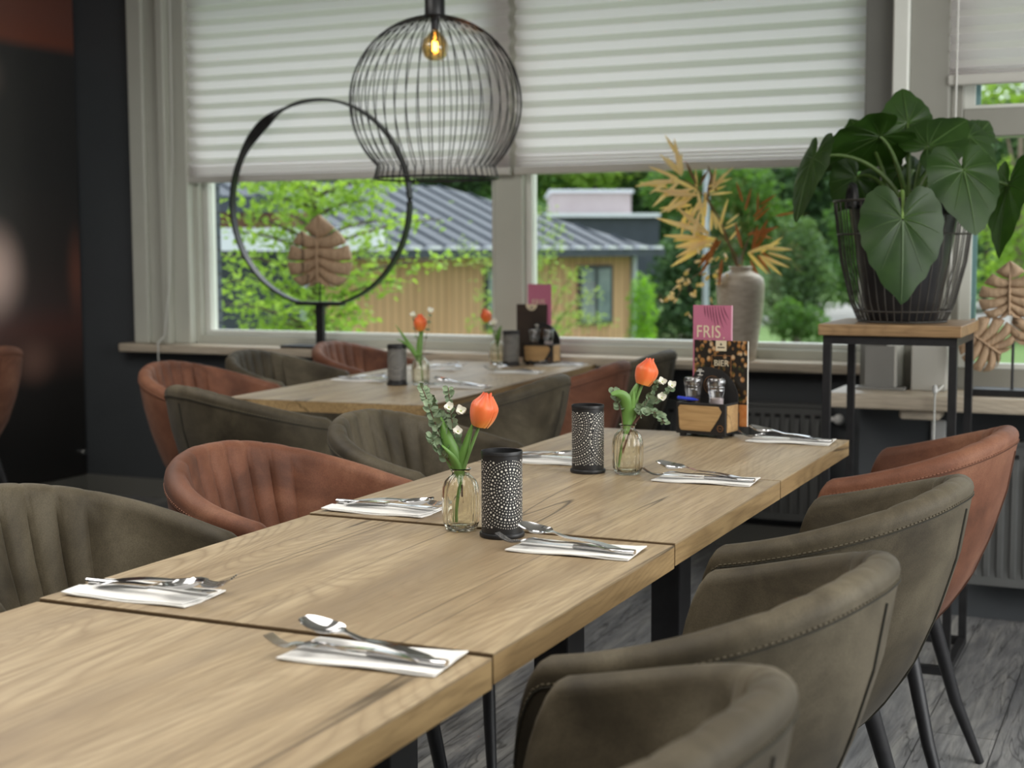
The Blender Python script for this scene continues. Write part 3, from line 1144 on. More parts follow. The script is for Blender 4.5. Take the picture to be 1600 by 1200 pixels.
setting(-.141, 2.880, ZU, R(182), 'right of the farther tulip vase', 2)
setting(-.126, 3.555, ZU, R(181), 'right of the menu caddy', 0)
ZB2 = .7503
setting(-2.02, 4.69, ZB2, R(3), 'left of the background front candle holder', 0)
setting(-1.56, 4.595, ZB2, R(184), 'right of the background front vase', 2)
setting(-2.00, 5.25, ZB2, R(4), 'on the background table, middle left', 1)
setting(-1.625, 5.225, ZB2, R(184), 'on the background table, middle right', -1)
setting(-1.60, 5.62, ZB2, R(184), 'beside the background table caddy', 1)

# ------------------------------------------------------------------ candle holders
def candle_holder(label, loc, rz, centers):
    t = thing('candle_holder', label, 'candle holder', loc, rz, 'perforated candle holders')
    r, h = .0345, .146
    MB().lathe([(.001, .008), (r-.0012, .008), (r-.0012, h-.001), (r, h), (r+.0008, h-.002), (r+.0008, h-.006), (r, h-.007), (r, .006), (.001, .006)], 48, caps=False).build('sleeve', M['black_metal'], t)
    MB().lathe([(.001, 0), (.037, 0), (.0382, .002), (.0382, .006), (.037, .008), (.001, .008)], 40).build('base_plate', M['black_metal'], t)
    d = MB()
    taken = []
    def dot(sx, z, rad):
        if z < .018 or z > h-.014:
            return
        for (a, b_, c) in taken:
            dx = (sx-a+PI*r) % (2*PI*r)-PI*r
            if abs(b_-z) < .004 and dx*dx+(b_-z)**2 < (rad+c)**2:
                return
        taken.append((sx, z, rad))
        a = sx/r
        n_ = Vector((math.cos(a), math.sin(a), 0)); tg = Vector((-n_.y, n_.x, 0))
        c = n_*(r+.00035)+Vector((0, 0, z))
        N = 9
        ring = [c+(tg*math.cos(2*PI*k/N)+Vector((0, 0, 1))*math.sin(2*PI*k/N))*rad*.9 for k in range(N)]
        d.add(ring, [tuple(range(N))])
    rings = [(0, .0022), (.0056, .0010), (.0098, .0016), (.0138, .0009), (.0182, .0018), (.0230, .0010), (.0275, .0014), (.0328, .0021), (.0380, .0010), (.0426, .0015), (.0472, .0009), (.0522, .0020), (.0574, .0010), (.0622, .0015), (.0670, .0009), (.0722, .0019), (.0774, .0010), (.0824, .0014), (.0876, .0018), (.093, .0010), (.098, .0014)]
    for cx, cz in centers:
        for rr, rad in rings:
            n = max(1, int(2*PI*rr/(rad*2.6+.0017)))
            for k in range(n):
                a = 2*PI*k/n
                sx = cx*r+rr*math.cos(a)
                others = [abs((sx-c2*r+PI*r) % (2*PI*r)-PI*r) for c2, _ in centers]
                if abs(rr*math.cos(a)) > min(others)+.0008:
                    continue
                dot(sx, cz+rr*math.sin(a), rad)
    d.build('dot_pattern', M['white_print'], t, smooth=False)
    return t
# angle 0 of the pattern is world +x; the camera looks along yaw
ang_cam = -PI/2+YAW
c1 = candle_holder('nearer black candle holder, round dotted medallion facing front, beside the nearer tulip vase', (-.292, 2.200, ZT), ang_cam+.42, [(0, .085), (PI, .06)])
c2 = candle_holder('farther black candle holder with two dotted arcs, left of the farther tulip vase', (-.410, 2.897, .7575), ang_cam, [(-1.35, .105), (1.65, .075)])
dup(c1, (-1.815, 4.595, .7505), ang_cam-.05, 'black candle holder at the front of the background table, left of its vase')
dup(c1, (-1.795, 5.545, .7505), ang_cam-.2, 'black candle holder at the far end of the background table, before its caddy')

# ------------------------------------------------------------------ ribbed glass vases
def vase(label, loc):
    prof = [(.012, .0), (.024, .0005), (.028, .004), (.031, .014), (.0325, .03), (.0325, .06), (.031, .074), (.027, .085), (.0205, .092), (.0155, .096), (.0145, .100), (.0155, .103), (.0185, .107)]
    inner = [(r-.0022, z+.0005) for r, z in prof[4:]][::-1]+[(.0285, .016), (.026, .008), (.012, .006), (.001, .0055)]
    def fn(r, z, a):
        k = smst((z-.002)/.02)*(1-smst((z-.088)/.012))
        return r*(1+.10*k*abs(math.sin(a*6))**.7-.065*k) if r > .004 else r
    b = MB()
    b.lathe([(.001, .0015)]+prof+inner, 120, fn=fn, caps=False)
    return tag(b.build('bud_vase', M['vase_glass'], ang=80), label, 'vase', 'ribbed amber glass bud vases')
def putv(v_, loc):
    v_.location = loc
    return v_
v0 = putv(vase('nearer ribbed amber glass vase beside the round-medallion candle holder', 0), (-.380, 2.222, ZT))
def vcopy(loc, lab):
    o = v0.copy(); COL.objects.link(o); o.location = loc; o['label'] = lab
    return o
vcopy((-.322, 2.905, .7575), 'farther ribbed amber glass vase on the long table, right of the arc-dotted holder')
vcopy((-1.735, 4.625, .7505), 'ribbed glass vase at the front of the background table, right of its candle holder')
vcopy((-1.885, 5.600, .7505), 'ribbed glass vase at the far end of the background table, left of its caddy')

# ------------------------------------------------------------------ flowers (local x = image right, z = up)
def strip_leaf(b, path, width, fold=.25, n=16, tw=0.0):
    """long leaf along a path, widest below the middle, folded along the midrib"""
    P = bez(path, n)
    def f_(u, v_):
        i = min(int(u*n), n-1)
        p = P[i].lerp(P[i+1], u*n-i)
        t = (P[min(i+1, n)]-P[max(i-1, 0)]).normalized()
        side = t.cross(Vector((0, 1, 0)))
        side = side.normalized() if side.length > 1e-4 else Vector((1, 0, 0))
        nn = side.cross(t)
        a = tw*u
        side, nn = side*math.cos(a)+nn*math.sin(a), nn*math.cos(a)-side*math.sin(a)
        w_ = width*.5*(math.sin(PI*min(1, (u*.93+.07))**.85)**.8)
        q = v_*2-1
        return p+side*(w_*q)+nn*(fold*width*abs(q)*q*q*1.0)
    b.grid(f_, n, 6, .0006)
def bloom(parent, c, h, rad, tilt=(0, 0)):
    """closed tulip: three outer and three inner petals"""
    b = MB()
    for k in range(6):
        a0 = 2*PI*k/6+.3
        inner = k % 2
        def f_(u, v_):
            q = v_*2-1
            prof = rad*(.22+.78*math.sin(PI*min(1, u*.70+.12))**.75)*(1.0-.10*inner)*(1-.50*smst((u-.58)/.42))
            half = .86*math.sin(PI*min(1, u*.62+.22))**.75*(1-.35*smst((u-.85)/.15))
            a = a0+q*half
            rr = prof*(1+.06*math.cos(q*PI)-.05*q*q)+(.0015 if not inner else 0)
            return Vector((rr*math.cos(a), rr*math.sin(a), h*(u*(1-.05*q*q)-.02)+.004*smst((u-.85)/.15)*(k-2)/3))
        b.grid(f_, 14, 8, .0007)
    m = Matrix.Translation(c) @ Matrix.Rotation(tilt[0], 4, 'Y') @ Matrix.Rotation(tilt[1], 4, 'X')
    b.xf(m)
    return b.build('bloom', M['tulip'], parent, ang=70)
def tulip(label, loc, stem, leaves, h, rad, tilt):
    t = thing('tulip', label, 'flower', loc, YAW, 'orange tulips in glass vases')
    P = bez(stem, 18)
    MB().tube(P, [.0028]*12+[.0027]*7, 8).build('stem', M['stem_g'], t)
    bloom(t, P[-1]-Vector((0, 0, .001)), h, rad, tilt)
    for path, w_, tw in leaves:
        b = MB()
        strip_leaf(b, path, w_, .3, 18, tw)
        b.build('leaf', M['tulip_g'], t, ang=70)
    return t
def sprig(label, loc, stems, leaf_r, blossoms, seed, cat='greenery', buds=True):
    rnd = random.Random(seed)
    t = thing('eucalyptus_sprig', label, cat, loc, YAW, 'eucalyptus sprigs in glass vases')
    b, lf = MB(), MB()
    for path, s0, cnt in stems:
        P = bez(path, 20)
        b.tube(P, [lerp(.0013, .0006, i/20) for i in range(21)], 5)
        for k in range(cnt):
            u = lerp(s0, 1.0, (k+.5)/cnt)
            i = min(int(u*20), 19)
            p = P[i].lerp(P[i+1], u*20-i)
            tg = (P[i+1]-P[i]).normalized()
            a = rnd.uniform(0, 2*PI)
            for sgn in (0, PI):
                d = Vector((math.cos(a+sgn), math.sin(a+sgn), .35)).normalized()
                d = (d+tg*.3).normalized()
                rr = leaf_r*lerp(1.0, .55, u)*rnd.uniform(.8, 1.15)
                nn = Vector((rnd.uniform(-.5, .5), -.8, rnd.uniform(-.2, .9)))
                sd = d.cross(nn)
                if sd.length < .05:
                    sd = d.orthogonal()
                sd.normalize(); nn = sd.cross(d)
                c = p+d*(rr*.25)
                def f_(uu, vv):
                    q = vv*2-1
                    w_ = rr*.92*math.sin(PI*min(1, uu*.9+.07))**.6
                    return c+d*(rr*1.9*uu)+sd*(w_*q)+nn*(rr*.35*(q*q)*.6-rr*.25*uu*uu)
                lf.grid(f_, 5, 4)
    b.build('stem', M['twig'], t)
    lf.build('leaves', M['euc'], t, ang=80)
    for (x, y, z, r) in blossoms:
        bb = MB()
        for k in range(5):
            a = 2*PI*k/5+rnd.uniform(0, 1)
            d = Vector((math.cos(a), math.sin(a)*.6-.3, math.sin(a)*.8+.2)).normalized()
            s_ = d.cross(Vector((.2, -1, .3))).normalized()
            nn = s_.cross(d)
            def g_(uu, vv):
                q = vv*2-1
                return Vector((x, y, z))+d*(r*1.2*uu)+s_*(r*.62*q*math.sin(PI*(uu*.8+.15)))+nn*(r*.5*uu*uu)
            bb.grid(g_, 5, 4, .0004)
        bl = bb.build('blossom', M['blossom'], t, ang=80)
        MB().sphere((x, y-.001, z), r*.22, 8, 6).build('blossom_centre', M['yolk'], bl)
    return t
k1 = 1.087e-3
def P1(px, py, dy=0):
    return ((px-718)*k1, dy, (838-py)*k1-.004)
tulip('orange tulip in the nearer vase, leaning right over a long leaf', (-.380, 2.222, ZT+.008), [P1(710, 830), P1(708, 790, .004), P1(722, 735), P1(738, 705), P1(748, 674)],
      [([P1(717, 760), P1(712, 735), P1(690, 700), P1(686, 662)], .030, .25), ([P1(716, 770), P1(717, 735), P1(727, 705), P1(742, 664, .004)], .016, -.3), ([P1(719, 765), P1(716, 740), P1(702, 722, -.01), P1(688, 706, -.012)], .014, .5)], .058, .0225, (.26, .05))
sprig('variegated eucalyptus sprig with white blossoms leaning left in the nearer vase', (-.380, 2.222, ZT+.008),
      [([P1(722, 800, .006), P1(716, 735, .01), P1(676, 700, .01), P1(672, 640, 0), P1(656, 612, 0)], .35, 20),
       ([P1(722, 800, .006), P1(714, 735, .012), P1(690, 690, .02), P1(682, 660, .02), P1(672, 632, .02)], .32, 18),
       ([P1(722, 800, .006), P1(716, 735, .01), P1(705, 700, .02), P1(702, 650, .01), P1(699, 617, .01)], .38, 13),
       ([P1(720, 790, .006), P1(712, 735, .005), P1(690, 722, 0), P1(676, 712, 0), P1(672, 690, 0)], .4, 12)], .0098,
      [(*P1(700, 646, -.004), .0085), (*P1(719, 652, -.002), .0095), (*P1(714, 684, -.006), .0085)], 3)
k2 = 1.373e-3
def P2(px, py, dy=0):
    return ((px-977)*k2, dy, (749-py)*k2-.004)
tulip('orange tulip in the farther vase, leaning right beside a bent leaf', (-.322, 2.905, .7655), [P2(962, 742), P2(966, 705, .004), P2(976, 670), P2(990, 640), P2(1000, 611)],
      [([P2(975, 690), P2(980, 662), P2(986, 632), P2(997, 606, .004)], .030, -.25), ([P2(974, 690), P2(980, 655), P2(978, 622, -.01), P2(958, 628, -.015), P2(952, 628, -.02)], .028, .6), ([P2(975, 690), P2(978, 665), P2(985, 640, -.006), P2(985, 622, -.008)], .02, .2)], .056, .0225, (.30, -.05))
sprig('pale eucalyptus sprig with white blossoms hanging right from the farther vase', (-.322, 2.905, .7655),
      [([P2(968, 730, .004), P2(978, 668, .004), P2(1000, 650, 0), P2(1016, 632, 0), P2(1022, 608, 0)], .42, 13),
       ([P2(968, 730, .004), P2(978, 668, .006), P2(1005, 645, .01), P2(1030, 636, 0), P2(1046, 618, 0)], .42, 12),
       ([P2(968, 730, .004), P2(980, 668, .004), P2(1005, 640, -.01), P2(1024, 650, -.01), P2(1034, 674, -.01)], .4, 12),
       ([P2(968, 730, .004), P2(974, 668, .006), P2(966, 650, .01), P2(960, 634, 0), P2(954, 620, 0)], .5, 9)], .0105,
      [(*P2(1030, 608, -.004), .0095), (*P2(1045, 614, -.002), .0095), (*P2(1029, 633, -.006), .010)], 5)
k3 = 2.37e-3
def P3(px, py, dy=0):
    return ((px-652)*k3, dy, (602-py)*k3-.004)
tulip('orange tulip in the front vase of the background table', (-1.735, 4.625, .7585), [P3(655, 598), P3(654, 575), P3(651, 555), P3(651, 535), P3(651, 520)],
      [([P3(652, 575), P3(648, 550), P3(650, 530), P3(658, 512)], .022, .2), ([P3(652, 575), P3(647, 556), P3(632, 540), P3(614, 512)], .016, .3), ([P3(652, 575), P3(646, 556), P3(632, 540), P3(616, 534)], .015, .3)], .058, .0225, (.05, .05))
sprig('two white blossoms on thin stems in the front vase of the background table', (-1.735, 4.625, .7585),
      [([P3(654, 590, .004), P3(652, 555, .006), P3(645, 530, .01), P3(641, 498, 0)], .55, 3),
       ([P3(654, 590, .004), P3(653, 555, .006), P3(664, 520, .01), P3(668, 494, 0)], .5, 4)], .008,
      [(*P3(641, 497, -.004), .011), (*P3(668, 491, -.002), .012)], 9)
k4 = 2.73e-3
def P4(px, py, dy=0):
    return ((px-799)*k4, dy, (564-py)*k4-.004)
tulip('orange tulip in the far vase of the background table, left of its caddy', (-1.885, 5.600, .7585), [P4(801, 560), P4(801, 540), P4(798, 520), P4(789, 505), P4(784, 499)],
      [([P4(800, 540), P4(799, 525), P4(802, 512), P4(806, 505)], .02, .2)], .056, .0225, (-.25, .05))
sprig('single white blossom beside the tulip in the far vase of the background table', (-1.885, 5.600, .7585),
      [([P4(801, 560, .004), P4(800, 535, .006), P4(796, 515, .01), P4(794, 503, 0)], .6, 2)], .008, [(*P4(793, 502, -.01), .019), (*P4(790, 503, -.006), .013)], 11)

# ------------------------------------------------------------------ lettering
def text(name, s_, size, m, parent, loc, rot, extrude=.0003, space=1.0):
    cu = bpy.data.curves.new(name, 'FONT')
    cu.body = s_; cu.size = size; cu.extrude = extrude
    cu.align_x = 'CENTER'; cu.align_y = 'CENTER'
    cu.space_character = space
    o = bpy.data.objects.new(name+'_tmp', cu)
    COL.objects.link(o)
    bpy.context.view_layer.update()
    me = bpy.data.meshes.new_from_object(o.evaluated_get(bpy.context.evaluated_depsgraph_get()))
    bpy.data.objects.remove(o)
    me.materials.clear(); me.materials.append(m)
    q = bpy.data.objects.new(name, me)
    COL.objects.link(q)
    q.parent = parent; q.location = loc; q.rotation_euler = rot
    return q
FR = (PI/2, 0, 0)
def ring_mb(c, r, rw, n=40, axis='Y', th=.0006):
    b = MB()
    loops = [[], [], [], []]
    for k in range(n+1):
        a = 2*PI*k/n
        for j, (rr, d) in enumerate(((r-rw, 0), (r-rw, -th), (r, -th), (r, 0))):
            loops[j].append((c[0]+rr*math.cos(a), c[1]+d, c[2]+rr*math.sin(a)))
    b.loft(loops, closed=False, caps=False)
    return b

# ------------------------------------------------------------------ menu caddy, cards, shakers, pen
CAD = (-.350, 3.590, .7572)
CRZ = R(-9)
def shape_prism(b, pts, y0, y1):
    n = len(pts)
    vs = [(x, y0, z) for x, z in pts]+[(x, y1, z) for x, z in pts]
    fs = [tuple(range(n)), tuple(range(2*n-1, n-1, -1))]+[(i, i+n, (i+1) % n+n, (i+1) % n) for i in range(n)]
    return b.add(vs, fs)
def caddy(label, loc, rz, emblem=True):
    t = thing('menu_caddy', label, 'caddy', loc, rz, 'wooden menu caddies')
    hw = .069
    b = MB()
    b.b2(-hw, hw, -.045, -.039, .008, .088)
    b.b2(-hw, hw, .033, .039, .008, .060)
    b.b2(-hw, -hw+.006, -.039, .033, .008, .088)
    b.b2(hw-.006, hw, -.039, .033, .008, .088)
    b.b2(-hw, hw, -.039, .039, .008, .014)
    b.b2(-hw+.006, hw-.006, -.039, .028, .068, .072)
    b.build('box', M['black_card'], t, smooth=False, bevel=.001)
    b = MB()
    pts = [(-hw, .008), (hw, .008), (hw, .105), (hw-.004, .118), (hw-.014, .138), (hw-.030, .156), (hw-.050, .168), (-.005, .174), (-hw+.026, .174), (-hw+.012, .150)]
    pts = pts+[(-hw, .104)]
    shape_prism(b, pts, .028, .033)
    b.build('back_board', M['black_card'], t, smooth=False)
    b = MB()
    shape_prism(b, [(-.058, .022), (-.053, .017), (.028, .017), (.050, .050), (.0585, .068), (.050, .081), (-.057, .081), (-.062, .075)], -.0475, -.045)
    b.build('front_veneer', M['caddy_wood'], t, smooth=False)
    MB().rbox(hw-.0005, hw+.0025, -.037, .026, .015, .083, .0013).build('side_veneer', M['caddy_wood'], t, smooth=False)
    MB().b2(-.02, .03, -.028, .02, .0722, .0735).build('tray_wood', M['caddy_wood'], t, smooth=False)
    r1 = ring_mb((.055, -.0455, .026), .0085, .0014)
    r1.v += []
    o = r1.build('round_emblem', M['copper'], t, smooth=False)
    text('emblem_word', 'menu', .0045, M['copper'], o, (.055, -.0462, .026), FR)
    e = ring_mb((-.002, .0275, .128), .0245, .0012).build('board_emblem', M['copper'], t, smooth=False)
    ring_mb((-.002, .0275, .128), .018, .0009).build('inner_ring', M['copper'], e, smooth=False)
    ring_mb((-.002, .0275, .128), .012, .0035).build('centre_ring', M['copper'], e, smooth=False)
    for sx in (-1, 1):
        for y in (-.037, .027):
            MB().b2(sx*.052-.007, sx*.052+.007, y-.006, y+.006, 0, .0085).build('foot', M['black_card'], t, smooth=False)
    m_ = MB()
    for (x0, x1, z0, z1) in ((-.052, -.030, .162, .164), (-.047, -.036, .166, .168), (-.0425, -.0405, .153, .162), (-.048, -.034, .152, .154)):
        m_.b2(x0+.004, x1+.004, .0268, .0275, z0, z1)
    m_.build('chalk_mark', M['white_print'], t, smooth=False)
    return t
caddy('black caddy with pale wood front at the far end of the long table', CAD, CRZ)
def in_cad(x, y, z, C=CAD, a=CRZ):
    return (C[0]+x*math.cos(a)-y*math.sin(a), C[1]+x*math.sin(a)+y*math.cos(a), C[2]+z)
def shaker(label, loc, fill):
    t = thing('shaker', label, 'shaker', loc, 0, 'glass salt and pepper shakers')
    MB().lathe([(.001, 0), (.016, 0), (.0185, .004), (.0195, .03), (.0225, .044), (.0225, .047), (.0215, .049), (.0225, .052), (.0225, .055), (.0215, .057), (.001, .057)], 28).build('glass_jar', M['shaker_glass'], t)
    MB().lathe([(.001, .002), (.0165, .002), (.0175, .025), (.001, .026)], 20).build('contents', M[fill], t)
    MB().lathe([(.001, .057), (.023, .057), (.0245, .062), (.0245, .071), (.022, .076), (.015, .0775), (.001, .0775)], 28).build('lid', M['shaker_glass'], t)
    MB().lathe([(.001, .0585), (.0195, .0585), (.0195, .068), (.001, .070)], 24).build('inner_cap', M['steel'], t)
    return t
shaker('left glass shaker with dark pepper in the caddy', in_cad(-.038, -.010, .0735), 'pepper')
shaker('right glass shaker with pinkish salt in the caddy', in_cad(.028, -.010, .0735), 'salt')
pen = MB(); pen.tube([(-.03, 0, 0), (.012, 0, .004)], .0045, 10); pen.tube([(.012, 0, .004), (.03, 0, .006)], [.0042, .001], 10)
pen = tag(pen.build('blue_pen', M['blue']), 'small blue pen lying at the left of the caddy tray', 'pen')
pen.location = in_cad(-.040, -.036, .0935); pen.rotation_euler = (0, R(8), R(-14))
# pink card
t = thing('menu_card', 'pink upright FRIS card behind the black caddy', 'card', in_cad(-.013, .051, .175), CRZ, 'cards in the caddies')
b = MB(); b.b2(-.056, .051, -.002, .002, -.166, .158); b.build('card', M['pink'], t, smooth=False)
MB().b2(.051, .0535, -.002, .003, -.166, .158).build('card_edge', mat('pale_pink_edge', (.66, .33, .43), .5), t, smooth=False)
tx = text('FRIS_lettering', 'FRIS', .040, M['cream'], t, (-.012, -.0024, .088), FR, .0004, 1.05)
tx.scale = (.95, 1.15, 1)
MB().b2(.030, .034, -.0026, -.002, .073, .076).build('full_stop', M['cream'], t, smooth=False)
b = MB()
for i in range(8):
    a0 = lerp(-.024, .030, i/7)
    L = (.030, .036, .044, .055, .064, .060, .050, .036)[i]
    dx = (.004, .006, .008, .010, .014, .018, .020, .018)[i]
    P = bez([(a0, 0, .156), (a0+dx*.2, 0, .156-L*.5), (a0+dx, 0, .156-L)], 8)
    for j in range(8):
        w0 = .0016*math.sin(PI*(j/8*.9+.1)); w1 = .0016*math.sin(PI*((j+1)/8*.9+.1))
        p, q = P[j], P[j+1]
        b.add([(p.x-w0, -.0024, p.z), (p.x+w0, -.0024, p.z), (q.x+w1, -.0024, q.z), (q.x-w1, -.0024, q.z)], [(0, 1, 2, 3)])
b.build('palm_frond_print', M['pink_dark'], t, smooth=False)
# beer card
t = thing('menu_card', 'dark photo BIER menu card between the caddy back and the pink card', 'card', in_cad(.018, .043, .13), CRZ, 'cards in the caddies')
MB().b2(-.079, .071, -.0015, .0015, -.106, .113).build('card', M['bottles'], t, smooth=False)
MB().b2(.071, .0725, -.0016, .0016, -.106, .113).build('card_edge', M['white_print'], t, smooth=False)
MB().b2(.040, .071, -.0022, -.0014, -.106, -.050).build('amber_picture', M['amber_print'], t, smooth=False)
b = MB()
fx0, fx1, fz0, fz1 = -.030, .026, -.01, .075
for q in ((fx0, fx1, fz1-.0018, fz1), (fx0, fx0+.0018, fz0, fz1), (fx1-.0018, fx1, fz0, fz1)):
    b.b2(q[0], q[1], -.0022, -.0014, q[2], q[3])
b.build('print_frame', M['copper'], t, smooth=False)
text('BIER_lettering', 'BIER', .022, M['cream'], t, (-.002, -.002, .054), FR, .0004, 1.0)
lb = MB().b2(-.018, .012, -.0024, -.0014, .086, .113).build('logo_tab', M['cream'], t, smooth=False)
b = MB(); shape_prism(b, [(-.003, .107), (-.0065, .1015), (-.003, .1005), (.0005, .1015)], -.003, -.0024)
b.b2(-.013, .007, -.003, -.0024, .094, .0965)
b.build('logo_mark', M['black_card'], lb, smooth=False)

# background table caddy with its own cards
CAD2, CRZ2 = (-1.70, 5.655, .7502), R(-2)
caddy('small wood and black caddy at the window end of the background table', CAD2, CRZ2)
shaker('left glass shaker in the caddy of the background table', in_cad(-.030, -.010, .0735, CAD2, CRZ2), 'pepper')
shaker('right glass shaker in the caddy of the background table', in_cad(.035, -.010, .0735, CAD2, CRZ2), 'salt')
t = thing('menu_card', 'pink card standing tallest at the far end of the background table', 'card', in_cad(-.04, .051, .175, CAD2, CRZ2), CRZ2, 'cards in the caddies')
MB().b2(-.05, .06, -.002, .002, -.166, .163).build('card', M['pink'], t, smooth=False)
text('FRIS_lettering', 'FRIS', .034, M['cream'], t, (.0, -.0024, .085), FR, .0004, 1.05)
t = thing('menu_card', 'dark brown card with a round pale logo on the background table', 'card', in_cad(-.065, .043, .13, CAD2, CRZ2), CRZ2, 'cards in the caddies')
MB().b2(-.075, .068, -.0015, .0015, -.106, .122).build('card', noisy('brown_card', (.03, .02, .015), (.045, .03, .022), 20, .5), t, smooth=False)
b = MB()
shape_prism(b, [(-.004+.027*math.cos(a), .122+.027*math.sin(a)) for a in [PI+PI*k/20 for k in range(21)]], -.0024, -.0015)
lg = b.build('round_logo', M['cream'], t, smooth=False)
b = MB(); shape_prism(b, [(-.004, .115), (-.008, .109), (-.004, .108), (0, .109)], -.003, -.0024); b.b2(-.015, .007, -.003, -.0024, .103, .1055)
b.build('logo_mark', M['black_card'], lg, smooth=False)

# ------------------------------------------------------------------ monstera outline for the carved leaves
def monstera(b, size, th, nl=5):
    """carved split leaf in the xz plane, stem end near the origin, tip up"""
    OUT = [(.03, .10), (.10, .015), (.22, -.01), (.33, .05), (.41, .15), (.455, .28), (.455, .42), (.415, .56), (.33, .70), (.21, .82), (.10, .92), (.0, 1.0)]
    def out(t):
        f_ = t*(len(OUT)-1)
        i = min(int(f_), len(OUT)-2)
        q = f_-i
        return Vector((lerp(OUT[i][0], OUT[i+1][0], q), 0, lerp(OUT[i][1], OUT[i+1][1], q)))
    ST = [0, .20, .36, .51, .66, .80, 1.0]
    ZB_ = [.12, .19, .30, .42, .55, .68, .97]
    for sx in (-1, 1):
        for k in range(6):
            t0, t1 = ST[k], ST[k+1]
            z0, z1 = ZB_[k], ZB_[k+1]
            def f_(u, v_, back=False):
                # u: from the midrib to the margin, v: across the lobe
                g = .011*smst((u-.38)/.3) if k < 6 else 0
                tt = lerp(t0+(g if k else 0), t1-(g if k < 5 else 0), v_)
                e = out(tt)
                m_ = Vector((0, 0, lerp(z0, z1, v_)))
                p = m_.lerp(e, u)
                p.z -= .035*math.sin(PI*u)*(1 if k < 5 else .2)
                edge = math.sin(PI*min(1, max(0, v_)))**.45
                rim = (1-u**6)
                y = -th*(.22+.78*edge*rim)*(.8+.25*u) if not back else th*.35
                return Vector((sx*p.x*size*1.12, y, p.z*size))
            nu, nv_ = 12, 8
            F = [[f_(i/nu, j/nv_) for j in range(nv_+1)] for i in range(nu+1)]
            B = [[Vector((p.x, th*.35, p.z)) for p in r_] for r_ in F]
            m = nv_+1
            vs = [p for r_ in F for p in r_]
            n0 = len(vs)
            vs += [p for r_ in B for p in r_]
            fs = []
            for i in range(nu):
                for j in range(nv_):
                    fs.append((i*m+j, (i+1)*m+j, (i+1)*m+j+1, i*m+j+1))
                    fs.append((n0+i*m+j+1, n0+(i+1)*m+j+1, n0+(i+1)*m+j, n0+i*m+j))
            for i in range(nu):
                fs.append((i*m, n0+i*m, n0+(i+1)*m, (i+1)*m))
                fs.append(((i+1)*m+nv_, n0+(i+1)*m+nv_, n0+i*m+nv_, i*m+nv_))
            for j in range(nv_):
                fs.append((nu*m+j, n0+nu*m+j, n0+nu*m+j+1, nu*m+j+1))
            b.add(vs, fs)
    b.tube([(0, -th*.8, .06*size), (0, -th*.95, .4*size), (0, -th*.6, .97*size)], [.024*size, .02*size, .006*size], 10)
    return b

# ------------------------------------------------------------------ ring sculpture
RS = (-2.885, 5.80, .78)
t = thing('ring_sculpture', 'black twisted metal ring holding a carved wooden leaf on the window sill', 'sculpture', RS)
b = MB()
rx, rz_, cz = .478, .472, .672
loops = []
N = 120
for i in range(N+1):
    a = -PI/2+.26+(2*PI-.52)*i/N
    d = Vector((math.cos(a), 0, math.sin(a)))
    dd = math.degrees(a) % 360
    tw = PI*smst((dd-100)/55)
    wdt = .040+.012*math.sin(tw)
    ra = d*math.cos(PI/2-tw)+Vector((0, 1, 0))*math.sin(PI/2-tw)
    nb = Vector((0, 1, 0))*math.cos(PI/2-tw)-d*math.sin(PI/2-tw)
    c = Vector((rx*math.cos(a), 0, cz+rz_*math.sin(a)))
    hw_, ht = wdt/2, .0055
    loops.append([c+ra*hw_+nb*ht, c-ra*hw_+nb*ht, c-ra*hw_-nb*ht, c+ra*hw_-nb*ht])
b.loft(loops, True, True)
b.build('ring', M['black_metal'], t, ang=40)
b = MB(); b.b2(-.125, .125, -.024, .024, .200, .218); b.build('cross_bar', M['black_metal'], t, smooth=False, bevel=.002)
b = MB(); b.b2(-.019, .019, -.012, .012, .01, .20); b.build('post', M['black_metal'], t, smooth=False)
b = MB(); b.b2(-.195, .195, -.045, .09, 0, .012); b.build('base_plate', M['black_metal'], t, smooth=False)
MB().tube([(0, 0, .218), (0, 0, .32)], .004, 8).build('leaf_rod', M['black_metal'], t)
lf = monstera(MB(), .335, .024).xf(Matrix.Translation((0, 0, .285))).build('carved_leaf', M['carved'], t, ang=50)
lf['label'] = 'carved brown wooden split leaf'

